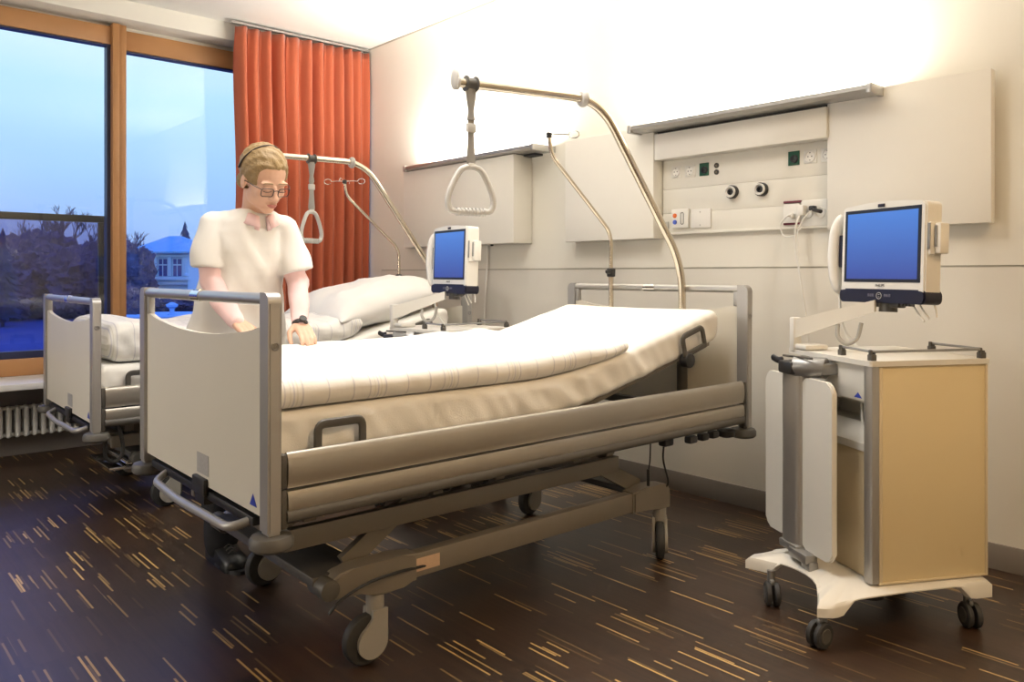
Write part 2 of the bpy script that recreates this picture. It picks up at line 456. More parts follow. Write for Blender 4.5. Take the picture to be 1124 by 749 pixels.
XP = XW-.016
def wall_socket(y, z, label, mt='white_plastic'):
    r = empty('wall_socket', (XP, y, z), 0, label, 'socket', 'small sockets of the service unit')
    MB().box((-.003, 0, 0), (.006, .062, .062), .002).build('cover_plate', M[mt], r)
    g = MB(); prof = [(0, .026), (.006, .026), (.007, .022), (.003, .020), (.0031, .0)]
    g.lathe((-.005, 0, 0), (-1, 0, 0), prof, 24)
    g.build('socket_ring', M[mt], r)
    h = MB()
    for s in (-1, 1): h.cyl((-.0081, s*.009, 0), (-.0095, s*.009, 0), .0028, n=8)
    h.box((-.0088, 0, .017), (.002, .006, .003)); h.box((-.0088, 0, -.017), (.002, .006, .003))
    h.build('contact', M['black'], r)
    return r
wall_socket(2.520, 1.691, 'white socket furthest left on the open service unit')
wall_socket(2.433, 1.687, 'white socket between the far left socket and the left green socket')
wall_socket(1.773, 1.690, 'white socket just right of the right green socket')
wall_socket(1.690, 1.690, 'white socket half hidden by the right sliding door')
def green_socket(y, z, label):
    r = empty('data_socket', (XP, y, z), 0, label, 'socket', 'dark green sockets of the service unit')
    MB().box((-.003, 0, 0), (.006, .056, .066), .002).build('cover_plate', M['green'], r)
    MB().lathe((-.006, -.004, -.004), (-1, 0, 0), [(0, .019), (.008, .018), (.009, .010), (.004, .008), (.004, 0)], 18).build('socket_ring', M['black'], r)
    MB().box((-.010, -.012, .002), (.006, .008, .016), .002).build('flap', M['green'], r)
green_socket(2.347, 1.688, 'dark green square socket left on the open service unit')
green_socket(1.854, 1.691, 'dark green square socket right on the open service unit')
for z, l in ((1.700, 'upper'), (1.667, 'lower')):
    r = empty('round_jack', (XP, 2.273, z), 0, '%s of two small round black jacks right of the left green socket' % l, 'socket')
    MB().lathe((0, 0, 0), (-1, 0, 0), [(0, .0135), (.006, .0135), (.007, .011), (.003, .008), (.003, 0)], 16).build('ring', M['bracket'], r)
    MB().cyl((-.003, 0, 0), (-.0065, 0, 0), .005, n=10).build('pin', M['champagne'], r)
for y, l in ((2.179, 'left'), (2.018, 'right')):
    r = empty('gas_outlet', (XP, y, 1.558), 0, '%s of two round black and white gas outlets in the service unit' % l, 'outlet')
    MB().lathe((0, 0, 0), (-1, 0, 0), [(0, .033), (.022, .033), (.024, .030), (.024, .024), (.0, .024)], 28).build('outer_ring', M['black'], r)
    MB().lathe((-.012, 0, 0), (-1, 0, 0), [(0, .029), (.022, .028), (.024, .024), (.016, .017), (.012, .016), (.012, 0)], 28).build('white_collar', M['white_plastic'], r)
    MB().lathe((-.020, 0, 0), (-1, 0, 0), [(0, .016), (.010, .015), (.011, .009), (.004, .008), (.004, 0)], 20).build('nozzle', M['black'], r)
# call button plate
r = empty('call_button_plate', (XP, 2.487, 1.442), 0, 'white call plate with an orange and a blue button, lower left of service unit', 'switch')
MB().box((-.010, .0, 0), (.020, .105, .10), .003).build('cover_plate', M['white_plastic'], r)
M['orange_btn'] = mat('orange_button', (.75, .16, .03), .4); M['blue_btn'] = mat('blue_button', (.08, .13, .55), .4)
lab(MB().lathe((-.020, .030, .016), (-1, 0, 0), [(0, .0125), (.003, .012), (.004, 0)], 16).build('button', M['orange_btn'], r), 'orange round button')
lab(MB().lathe((-.020, .030, -.018), (-1, 0, 0), [(0, .0125), (.003, .012), (.004, 0)], 16).build('button', M['blue_btn'], r), 'blue round button')
MB().tube([(-.021, -.016+.009*math.cos(a*PI/8), .0+(.022 if math.sin(a*PI/8) >= 0 else -.022)+.009*math.sin(a*PI/8)) for a in range(16)], .0018, 6, closed=True).build('outline', M['bracket'], r)
r = tag(MB().box((XP-.006, 2.362, 1.436), (.012, .118, .098), .003).build('blank_plate', M['white_plastic']), 'blank square cover plate right of the call button plate', 'cover plate')
for z in (1.470, 1.402): MB().cyl((XP-.012, 2.365, z), (XP-.0135, 2.365, z), .004, n=10).build('screw', M['grey_plastic'], r)
r = tag(MB().box((XP-.008, 2.585, 1.405), (.012, .035, .05), .003).build('small_grey_plate', M['grey_plastic']), 'small grey plate at the lower left corner of the open service unit', 'cover plate')
# plugged adapter and double socket, with cables
r = empty('adapter_box', (XP, 1.857, 1.435), 0, 'white adapter box with dark red stripes and a plugged cable', 'adapter')
M['maroon'] = mat('maroon_stripe', (.16, .03, .05), .5)
MB().box((-.012, 0, -.002), (.024, .080, .088), .004).build('casing', M['white_plastic'], r)
for z in (.052, -.050): MB().box((-.008, 0, z), (.016, .088, .010), .002).build('stripe', M['maroon'], r)
MB().cyl((-.024, -.012, -.015), (-.052, -.012, -.015), .012, n=14, bev=.003).build('plug', M['white_plastic'], r)
MB().tube(smooth_path([(-.05, -.012, -.015), (-.066, -.0, -.020), (-.05, .036, -.05), (-.045, .038, -.085), (-.05, .012, -.112), (-.05, -.035, -.105), (-.045, -.060, -.075)]), .0035, 8).build('cable', M['cable_white'], r)
r = empty('double_socket', (XP, 1.752, 1.430), 0, 'double white socket with a white plug and a black plug, lower right of service unit', 'socket')
MB().box((-.006, 0, 0), (.012, .125, .120), .004).build('cover_plate', M['white_plastic'], r)
for y in (.03, -.032):
    MB().lathe((-.012, y, 0), (-1, 0, 0), [(0, .026), (.005, .025), (.006, .021), (.002, .019), (.002, 0)], 20).build('socket_ring', M['white_plastic'], r)
MB().box((-.030, .048, .012), (.040, .034, .050), .008).build('white_plug', M['white_plastic'], r)
MB().box((-.030, -.004, .020), (.030, .030, .022), .006).cyl((-.04, -.012, .012), (-.085, -.070, -.002), .009, n=12, bev=.002).cyl((-.03, -.02, .016), (-.05, -.030, .010), .004, n=8).build('black_plug', M['black'], r)
MB().tube(smooth_path([(-.04, .052, -.01), (-.052, .066, -.06), (-.05, .070, -.16), (-.05, .052, -.26), (-.048, .030, -.40), (-.045, .012, -.56), (-.046, .01, -.72), (-.05, .02, -.95), (-.06, .03, -1.25), (-.06, .03, -1.41)]), .0045, 8).build('power_cable', M['cable_white'], r)
MB().tube(smooth_path([(-.045, -.008, .008), (-.060, .01, -.012), (-.058, .045, -.06), (-.055, .058, -.12), (-.055, .055, -.2), (-.055, .045, -.28)]), .0028, 8).build('thin_cable', M['cable_white'], r)
# white cable from the closed unit down behind the far cabinet
c = MB(); c.tube(smooth_path([(XW-.02, 4.07, 1.345), (XW-.022, 4.072, 1.2), (XW-.024, 4.085, 1.0), (XW-.022, 4.10, .8), (XW-.022, 4.09, .4), (XW-.03, 4.09, .02)]), .006, 8)
tag(c.build('hanging_cable', M['cable_white']), 'white cable hanging down the wall from the closed service unit', 'cable')
# ------------------------------------------------------------------ hospital bed (local x: foot -> head, y: near side negative)
BL, HW = 2.165, .5425
def end_board(parent, name, x, face, dz):
    """face=-1: outer side looks to -x (footboard); +1: headboard"""
    zt, zb = 1.103+dz, .498+dz
    F = lambda d0, d1: (x+min(-face*d0, -face*d1), x+max(-face*d0, -face*d1))
    # laminate panel with a sagging upper edge
    n = 24; top = []
    for i in range(n+1):
        y = -HW+.045+(2*HW-.09)*i/n; t = (y/(HW-.045))
        if abs(t) > .72: z = zt-.087-.020*smoothstep((1-abs(t))/.28)
        else: z = zt-.107-.022*(1-(t/.72)**2)
        top.append((y, z))
    poly = [(-HW+.045, zb+.028)]+top+[(HW-.045, zb+.028)]
    g = MB(); a, b = F(.010, .026)
    g.prism(poly, lambda p, q, h: (h, p, q), a, b)
    p = g.build(name, M['bed_panel'], parent, 30)
    for s in (-1, 1):
        g = MB(); a, b = F(0, .036)
        yo, yi = s*HW, s*(HW-.052)
        # post with rounded outer upper corner
        pts = [(yi, zb), (yo, zb), (yo, zt-.028)]
        for k in range(1, 6):
            an = R(90*k/6); pts.append((yo-s*.028*(1-math.cos(an)), zt-.028+.028*math.sin(an)))
        pts += [(yo-s*.028, zt), (yi, zt)]
        g.prism(pts, lambda p_, q, h: (h, p_, q), a, b)
        bmesh.ops.bevel(g.bm, geom=[e for e in g.bm.edges if abs(e.verts[0].co.x-e.verts[1].co.x) < 1e-5 and abs(abs(e.verts[0].co.y)-HW) < 1e-4 and e.calc_length() > .2], offset=.006, segments=3, affect='EDGES')
        g.b2(a+.003, b-.003, min(yo, yi)+.004, max(yo, yi)-.004, zb-.008, zb, .001)
        q = g.build('board_post', M['bed_frame'], p, 30)
        c = MB(); xm = (a+b)/2
        c.lathe((xm, s*(HW-.001), zt-.135), (0, s, 0), [(0, .012), (.002, .012), (.003, .009), (.001, .007), (.001, 0)], 16)
        lab(c.build('screw_cap', M['alu_dark'], q), 'round dark screw cap')
        d = MB(); d.b2(*F(.008, .030), s*(HW-.052), s*(HW-.075), zt-.092, zt-.02, .003); d.build('rail_bracket', M['bed_frame'], p)
    g = MB(); a, b = F(.002, .034); xm = (a+b)/2
    g.tube([(xm, -HW+.052, zt-.018), (xm, HW-.052, zt-.018)], .0165, 16)
    g.build('hand_rail', M['alu'], p)
    g = MB(); g.tube([(xm, -.035, zt-.018), (xm, .035, zt-.018)], .0185, 16); g.box((xm, 0, zt-.002), (.02, .05, .006), .002)
    g.build('rail_clip', M['chrome'], p)
    return p

def bed(name_label, loc, rz, dz, detail):
    r = empty('hospital_bed', (loc[0], loc[1], 0), rz, name_label, 'bed', None)
    fb = end_board(r, 'footboard', 0, -1, dz)
    hb = end_board(r, 'headboard', BL, 1, dz)
    # marks on the footboard
    zb = .498+dz
    lab(MB().b2(-.0005+.009, .0095, -.105, -.010, zb+.058, zb+.118).build('label_sticker', M['label_grey'], fb), 'small grey sticker')
    y0, z0 = -.420, zb+.062
    g = MB(); g.prism([(y0-.030, z0-.016), (y0+.016, z0-.016), (y0-.006, z0+.016)], lambda p, q, h: (h, p, q), .009, .0095)
    lab(g.build('emblem', M['blue_mark'], fb), 'small blue triangle emblem')
    # platform frame
    g = MB()
    for s in (-1, 1): g.b2(.04, BL-.04, s*.43-.02, s*.43+.02, .52+dz, .575+dz, .004)
    for x in (.06, .55, 1.05, 1.55, 2.08): g.b2(x-.02, x+.02, -.43, .43, .53+dz, .565+dz, .004)
    g.b2(.04, .95, -.43, .43, .60+dz, .645+dz, .006)
    for x in (.2, .75): g.b2(x-.02, x+.02, -.40, .40, .565+dz, .60+dz)
    g.build('platform_frame', M['dark_steel'], r)
    # raised backrest section
    g = MB(); a = math.atan(.245)
    g.box((0, 0, 0), (1.06, .86, .035), .006)
    g.xf(Matrix.Translation((1.50, 0, .735+dz)) @ Matrix.Rotation(-a, 4, 'Y'))
    g.build('backrest_section', M['bed_steel'], r)
    g = MB()
    for s in (-1, 1): g.cyl((1.35, s*.25, .58+dz), (1.75, s*.25, .775+dz), .016, n=12)
    g.build('backrest_strut', M['dark_steel'], r)
    # side rails
    for s in (-1, 1):
        yo = s*(HW-.004)
        def rail_prof(z0, z1, d, bulge):
            P = []
            for k in range(7):
                an = R(-90+180*k/6); P.append((d/2*0+math.cos(an)*.0, 0))
            return P
        # upper board
        g = MB(); w, z0, z1 = .026, .603+dz, .694+dz
        pr = [(yo-s*.005, z0+.002), (yo-s*.001, z0+.014), (yo+s*.0015, z0+.035), (yo+s*.001, z0+.055), (yo-s*.0015, z1-.018), (yo-s*.005, z1-.007), (yo-s*.011, z1-.001), (yo-s*.016, z1), (yo-s*.022, z1-.004), (yo-s*w, z1-.012), (yo-s*w, z0), (yo-s*.004, z0)]
        g.prism(pr, lambda p, q, h: (h, p, q), .055, BL-.055)
        g.build('side_rail', M['bed_rail'], r, 50)
        g = MB(); z0, z1 = .512+dz, .594+dz
        pr = [(yo-s*.006, z1), (yo-s*.002, z1-.005), (yo+s*.001, z1-.016), (yo+s*.002, z0+.045), (yo-s*.001, z0+.034), (yo-s*w, z0+.034), (yo-s*w, z1)]
        g.prism(pr, lambda p, q, h: (h, p, q), .055, BL-.055)
        lo = g.build('side_rail', M['bed_rail'], r, 25)
        g = MB(); pts = []
        for k in range(13):
            an = R(100-200*k/12); pts.append((yo-s*.012+s*.018*math.cos(an), z0+.019+.0185*math.sin(an)))
        pts += [(yo-s*w, z0+.002), (yo-s*w, z0+.036)]
        g.prism(pts, lambda p, q, h: (h, p, q), .052, BL-.052)
        lab(g.build('buffer_strip', M['bumper'], lo, 50), 'dark grey rounded buffer strip')
        for x in (.046, BL-.046):
            g = MB(); g.b2(x-.008, x+.008, yo-s*.028, yo-s*.002, .500+dz, .600+dz, .003); g.b2(x-.008, x+.008, yo-s*.028, yo-s*.002, .604+dz, .690+dz, .003)
            g.build('rail_end_cap', M['bracket'], r)
    # corner buffer rollers
    for x, sx in ((.0, -1), (BL, 1)):
        for s in (-1, 1):
            g = MB(); cx, cy, cz = x-sx*.022, s*(HW-.032), .468+dz
            g.lathe((cx, cy, cz-.022), (0, 0, 1), [(0, .030), (.004, .046), (.012, .055), (.030, .056), (.040, .050), (.045, .032), (.046, 0)], 28)
            q = g.build('buffer_roller', M['bumper'], r)
            MB().cyl((cx, cy, cz+.02), (cx, cy, cz+.048), .016, n=14).build('roller_axle', M['bracket'], q)
    # bar below the footboard and its black latch
    g = MB(); z = .478+dz
    g.tube(fillet([(.05, .30, z+.03), (-.030, .27, z), (-.044, .0, z), (-.030, -.37, z), (.05, -.40, z+.03)], .05, 6), .0125, 12)
    g.build('foot_bar', M['bed_frame'], r)
    g = MB(); g.b2(.0, .05, -.09, -.01, .470+dz, .520+dz, .006); g.b2(-.004, .012, -.10, .0, .500+dz, .548+dz, .004)
    g.b2(.01, .07, -.42, .44, .487+dz, .512+dz, .004)
    g.build('latch', M['black'], r)
    # handles that hold the mattress
    def bracket(mtx, s, low=-.06):
        g = MB(); g.tube(fillet([(-.068, 0, low), (-.068, 0, .048), (.068, 0, .048), (.068, 0, low)], .022, 5), .0125, 8, flat=(.55, 1), up=(0, 1, 0))
        if low > -.05: g.tube([(-.072, 0, low), (.072, 0, low)], .0125, 8, flat=(.55, 1), up=(0, 1, 0))
        g.xf(mtx); return g.build('mattress_bracket', M['bracket'], r)
    for s in (-1, 1):
        bracket(Matrix.Translation((.232, s*.485, .698+dz)), s)
        bracket(Matrix.Translation((1.835, s*.482, .868+dz)) @ Matrix.Rotation(-R(15), 4, 'Y'), s, -.030)
        g = MB(); g.cyl((1.80, s*.455, .80+dz), (1.80, s*.492, .80+dz), .030, n=20, bev=.004); g.build('bracket_hinge', M['black'], r)
    # chassis
    for s in (-1, 1): MB().b2(.46, 1.56, s*.385-.022, s*.385+.022, .218, .292, .004).build('chassis_beam', M['bed_steel'], r)
    MB().b2(.20, .37, -.38, .38, .262, .292, .006).build('cross_member', M['dark_steel'], r)
    MB().b2(1.60, 1.72, -.36, .36, .262, .288, .006).build('cross_member', M['dark_steel'], r)
    for s in (-1, 1):
        for x, d in ((.40, 1), (1.71, -1)):
            # shroud from the beam end over the caster
            g = MB()
            if d == 1:
                pts = [(.53, .214), (.53, .296), (.48, .302), (.40, .304), (.31, .303), (.27, .298), (.240, .284), (.228, .262), (.236, .240), (.258, .226), (.30, .226), (.335, .232), (.36, .222), (.378, .205), (.425, .200), (.45, .206), (.48, .213)]
            else:
                pts = [(1.54, .214), (1.54, .296), (1.62, .304), (1.70, .304), (1.74, .298), (1.760, .284), (1.766, .26), (1.766, .20), (1.70, .20), (1.68, .214), (1.64, .22)]
            g.prism(pts, lambda p, q, h: (p, h, q), s*.385-.034, s*.385+.034)
            bmesh.ops.bevel(g.bm, geom=[e for e in g.bm.edges if abs(e.verts[0].co.y-e.verts[1].co.y) < 1e-5], offset=.007, segments=2, affect='EDGES')
            sh = g.build('leg_shroud', M['bed_steel'], r, 40)
            if d == 1:
                MB().cyl((.232, s*.385-.045, .262), (.232, s*.385+.045, .262), .030, n=20, bev=.004).build('pivot', M['bracket'], sh)
    # casters
    for (x, s, az) in ((.40, -1, 0.), (.42, 1, 8.), (1.735, -1, 41.), (1.74, 1, 12.)):
        sw = Matrix.Translation((x, s*.385, 0)) @ Matrix.Rotation(R(az), 4, 'Z')
        g = MB(); g.cyl((0, 0, .135), (0, 0, .225), .027, n=20, bev=.003)
        pts = []
        for k in range(15):
            an = R(-100+240*k/14); pts.append((-.030+.060*math.cos(an), .080+.060*math.sin(an)))
        pts = [(.027, .16)]
        for k in range(22):
            an = R(8-250*k/21); pts.append((-.022+.049*math.cos(an), .070+.049*math.sin(an)))
        pts += [(-.024, .135), (-.022, .16)]
        for a_, b_ in ((-.030, -.019), (.019, .030)): g.prism(pts, lambda p, q, h: (p, h, q), a_, b_)
        g.xf(sw); cs = g.build('caster', M['hub'], r, 40)
        g = MB(); g.lathe((-.032, -.017, .0745), (0, 1, 0), [(0, .060), (.002, .070), (.008, .0742), (.026, .0742), (.032, .070), (.034, .060)], 36)
        g.xf(sw); g.build('tyre', M['tire'], cs)
        g = MB(); g.lathe((0, 0, .212), (0, 0, 1), [(0, .0282), (.006, .0282)], 20); g.xf(sw)
        lab(g.build('brake_ring', M['yellow'], cs), 'thin yellow ring')
    # lifting gear
    for s in (-1, 1):
        for (xa, za, xb, zb_) in ((.33, .285, .66, .50+dz), (1.66, .285, 1.30, .47+dz)):
            g = MB(); p = Vector((xa, 0, za)); q = Vector((xb, 0, zb_)); d = (q-p).normalized(); nrm = Vector((-d.z, 0, d.x))
            wdt = .030
            pts = [p-nrm*wdt, q-nrm*wdt*.9, q+nrm*wdt*.9, p+nrm*wdt]
            g.prism([(v.x, v.z) for v in pts], lambda a_, b_, h: (a_, h, b_), s*.325-.012, s*.325+.012)
            g.build('lifting_arm', M['bed_steel'], r)
    g = MB()
    for s in (-1, 1): g.b2(.12, 1.50, s*.36-.015, s*.36+.015, .380+dz, .440+dz, .004)
    for x in (.14, .66, 1.3, 1.48): g.b2(x-.02, x+.02, -.345, .345, .40+dz, .45+dz, .004)
    for s in (-1, 1):
        for x in (.2, .9, 1.46): g.b2(x-.02, x+.02, s*.36-.01, s*.36+.03, .45+dz, .53+dz, .004)
    g.build('under_frame', M['bed_steel'], r)
    g = MB(); g.cyl((.75, 0, .42+dz), (1.28, 0, .33), .035, n=16, bev=.005); g.b2(1.10, 1.35, -.06, .06, .28, .37, .01)
    g.build('lift_motor', M['dark_steel'], r)
    g = MB(); g.box((1.42, -.30, .42+dz), (.018, .014, .09), .004, None); lab(g.build('release_lever', M['red'], r), 'small red lever')
    # head side controls hanging below the rail
    for x, w in ((1.78, .05), (1.86, .045), (1.93, .045)): MB().box((x, -HW+.035, .488+dz), (w, .035, .03), .008).build('control_button', M['black'], r)
    g = MB(); g.lathe((2.03, -HW+.04, .462+dz), (0, 0, 1), [(0, .02), (.006, .036), (.03, .038), (.036, .028)], 20)
    g.build('control_knob', M['black'], r)
    g = MB(); g.box((1.72, -.43, .475+dz), (.055, .04, .035), .008); g.build('cable_socket', M['black'], r)
    g = MB(); g.tube(smooth_path([(1.72, -.42, .47+dz), (1.715, -.42, .40), (1.74, -.425, .31), (1.735, -.41, .28)]), .004, 8)
    g.tube(smooth_path([(1.66, -.40, .49+dz), (1.655, -.40, .40), (1.64, -.40, .35)]), .003, 8)
    g.tube([(1.645, -.40, .37), (1.645, -.40, .285)], .006, 8)
    g.build('control_cable', M['cable_black'], r)
    if detail:
        g = MB(); g.tube(smooth_path([(.225, -.43, .20), (.26, -.44, .235), (.34, -.445, .262), (.45, -.43, .262), (.58, -.40, .245), (.66, -.36, .24)]), .0045, 8)
        g.build('trailing_cable', M['cable_black'], r)
        lab(MB().b2(.50, .62, -.4078, -.4072, .236, .276).build('type_sticker', M['label_beige'], r), 'beige sticker on the chassis')
    else:
        g = MB(); g.tube(smooth_path([(.065, -.50, .43), (.06, -.505, .36), (.065, -.50, .305), (.10, -.495, .28), (.135, -.49, .305), (.14, -.485, .36), (.125, -.47, .45)]), .009, 8)
        g.build('cable_loop', M['cable_black'], r)
        g = MB()
        g.b2(.12, .50, -.33, .05, .20, .215, .004); g.box((.20, -.20, .24), (.03, .35, .02), .005)
        lab(g.build('base_cover', M['chrome'], r), 'shiny metal base cover')
    return r

B1 = bed('near hospital bed with cream footboard and silver side rails, in the foreground', (.875, 2.410), -R(1.2), 0, True)
B2 = bed('far hospital bed by the window, partly hidden behind the near bed', (.982, 4.445), -R(1.1), -.062, False)

# ------------------------------------------------------------------ bedding
def slab(name, m, root, x0, x1, topz, thick, hw, cr, endr, noise_amp, nx, seed, side_amp=0., ny=26, nside=7, bulge=.0, bottom=True, hwf=None, extra=None):
    g = MB(); rings = []
    rows = [i/nx for i in range(nx+1)]
    for i, t in enumerate(rows):
        # cosine-spaced at ends for rounding
        x = x0+(x1-x0)*t
        e = min(x-x0, x1-x)
        sc = math.sqrt(max(0, 1-(1-min(1, e/endr))**2)) if endr > 0 else 1
        th = max(thick(x)*(.06+.94*sc), .002); zt = topz(x)-(thick(x)-th)*.5
        w = (hwf(x) if hwf else hw)-(1-sc)*endr*.35
        c = min(cr, th*.49, w*.4)
        ring = []
        for k in range(ny+1):
            ring.append((-w+c+(2*w-2*c)*k/ny, zt, 0, 1))
        for k in range(1, 5):
            a = R(90-90*k/5); ring.append((w-c+c*math.cos(a), zt-c+c*math.sin(a), 1, .6))
        for k in range(nside+1): ring.append((w, zt-c-(th-2*c)*k/nside, 1, 0))
        for k in range(1, 5):
            a = R(-90*k/5); ring.append((w-c+c*math.cos(a), zt-th+c+c*math.sin(a), 1, -.6))
        for k in range(1, ny): ring.append((w-c-(2*w-2*c)*k/ny, zt-th, 0, -1))
        for k in range(0, 5):
            a = R(-90-90*k/5); ring.append((-w+c+c*math.cos(a), zt-th+c+c*math.sin(a), -1, -.6))
        for k in range(nside+1): ring.append((-w, zt-th+c+(th-2*c)*k/nside, -1, 0))
        for k in range(1, 5):
            a = R(180-90*k/5); ring.append((-w+c+c*math.cos(a), zt-c+c*math.sin(a), -1, .6))
        out = []
        for y, z, sd, up in ring:
            p = Vector((x*2.2, y*2.2, z*2.2+seed))
            q = Vector((x, y, z))
            n1 = mnoise.noise(p*1.3)*.6+mnoise.noise(p*3.1)*.3+mnoise.noise(p*7)*.12
            if up > 0:
                q.z += noise_amp*n1+bulge*(1-(y/w)**2)*up
            if sd != 0:
                # hanging folds on the sides, slanted
                f = mnoise.noise(Vector((x*6+z*12*(1 if x > .9 else -.6), seed*3, z*2.5)))
                f2 = mnoise.noise(Vector((x*22+z*16, seed*5, z*4)))
                q.y += sd*side_amp*(f+.5*f2)*(1-.3*abs(up))
            if extra: q = extra(q, sd, up)
            out.append(q)
        rings.append(out)
    g.ring_loft(rings)
    o = g.build(name, m, None, 60)
    o.location = root.location; o.rotation_euler = root.rotation_euler
    return o

def mtop(x):       # mattress top profile along the bed
    a = .785
    if x < .92: return a
    if x < 1.42: return a+.245*.5*(x-.92)**2/.5
    return a+.245*.25+.245*(x-1.42)
mat1 = slab('mattress', M['sheet'], B1, .045, 2.055, mtop, lambda x: .132, .455, .03, .035, .006, 190, 1.3, .015)
tag(mat1, 'mattress in white fitted sheet on the near bed, head end raised', 'mattress')
mat2 = slab('mattress', M['sheet'], B2, .045, 2.055, lambda x: mtop(x)-.062, lambda x: .132, .455, .03, .035, .006, 120, 5.3, .014)
tag(mat2, 'mattress in white fitted sheet on the far bed', 'mattress')

def dtop(x):
    return mtop(x)+.004+.078*(1-.0*x)-.045*smoothstep((x-1.15)/.3)
def dth(x): return .078-.045*smoothstep((x-1.15)/.3)
def dx(q, sd, up):
    if q.y > .30: q.z += .012*smoothstep((q.y-.30)/.15)
    return q
duv = slab('duvet', M['linen'], B1, .048, 1.465, dtop, dth, .462, .036, .028, .012, 150, 2.2, .006, bulge=.012, extra=dx)
tag(duv, 'white duvet with fine woven stripes lying flat on the near bed', 'duvet')
# far bed: folded duvet with a big roll, and two pillows
def d2top(x): return mtop(x)-.062+.004+.165-.045*smoothstep((x-.9)/.6)+.02*math.sin(x*9)
duv2 = slab('duvet', M['linen'], B2, .09, 1.46, d2top, lambda x: .165-.045*smoothstep((x-.9)/.6)+.02*math.sin(x*9), .43, .07, .06, .03, 90, 8.2, .02, bulge=.02)
tag(duv2, 'thick folded white duvet on the far bed', 'duvet')

def pillow(label, m, L, W, H, mtx, seed, crease=.012, group=None):
    g = MB(); n = 44; topv = []; 
    def P(u, v, s):
        # u,v in -1..1
        e = max(0., 1-abs(u)**3.2)*max(0., 1-abs(v)**3.2)
        z = s*H/2*e**.55
        ex = 1-.07*(1-abs(v)**2)*(abs(u)**2); ey = 1-.07*(1-abs(u)**2)*(abs(v)**2)
        x, y = u*L/2*ex, v*W/2*ey
        p = Vector((x*3+seed, y*3, z*2))
        nn = mnoise.noise(p)*1.2+mnoise.noise(p*2.7)*.7+abs(mnoise.noise(p*5.3))*.5
        return Vector((x, y, z+crease*nn*min(1, e*3)))
    rows = []
    for i in range(n+1):
        u = -math.cos(PI*i/n)
        top = [P(u, -math.cos(PI*j/n), 1) for j in range(n+1)]
        bot = [P(u, -math.cos(PI*j/n), -1) for j in range(n-1, 0, -1)]
        rows.append(top+bot)
    g.ring_loft(rows)
    bmesh.ops.remove_doubles(g.bm, verts=g.bm.verts[:], dist=.0004)
    g.xf(mtx)
    o = g.build('pillow', m, None, 80)
    return tag(o, label, 'pillow', group)
T = Matrix.Translation
def rot(ax, d): return Matrix.Rotation(R(d), 4, ax)
W2 = B2.matrix_basis
W2 = Matrix.Translation(B2.location) @ Matrix.Rotation(B2.rotation_euler.z, 4, 'Z')
pillow('big plump white pillow at the raised head of the far bed', M['pillowcase'], .80, .82, .27, W2 @ T((1.70, -.02, .965)) @ rot('Y', -13), 3.1, .020)
pillow('crumpled white pillow at the foot of the far bed', M['pillowcase'], .42, .62, .15, W2 @ T((.30, -.13, .905)) @ rot('Z', 8) @ rot('Y', 3), 9.7, .016) if False else None

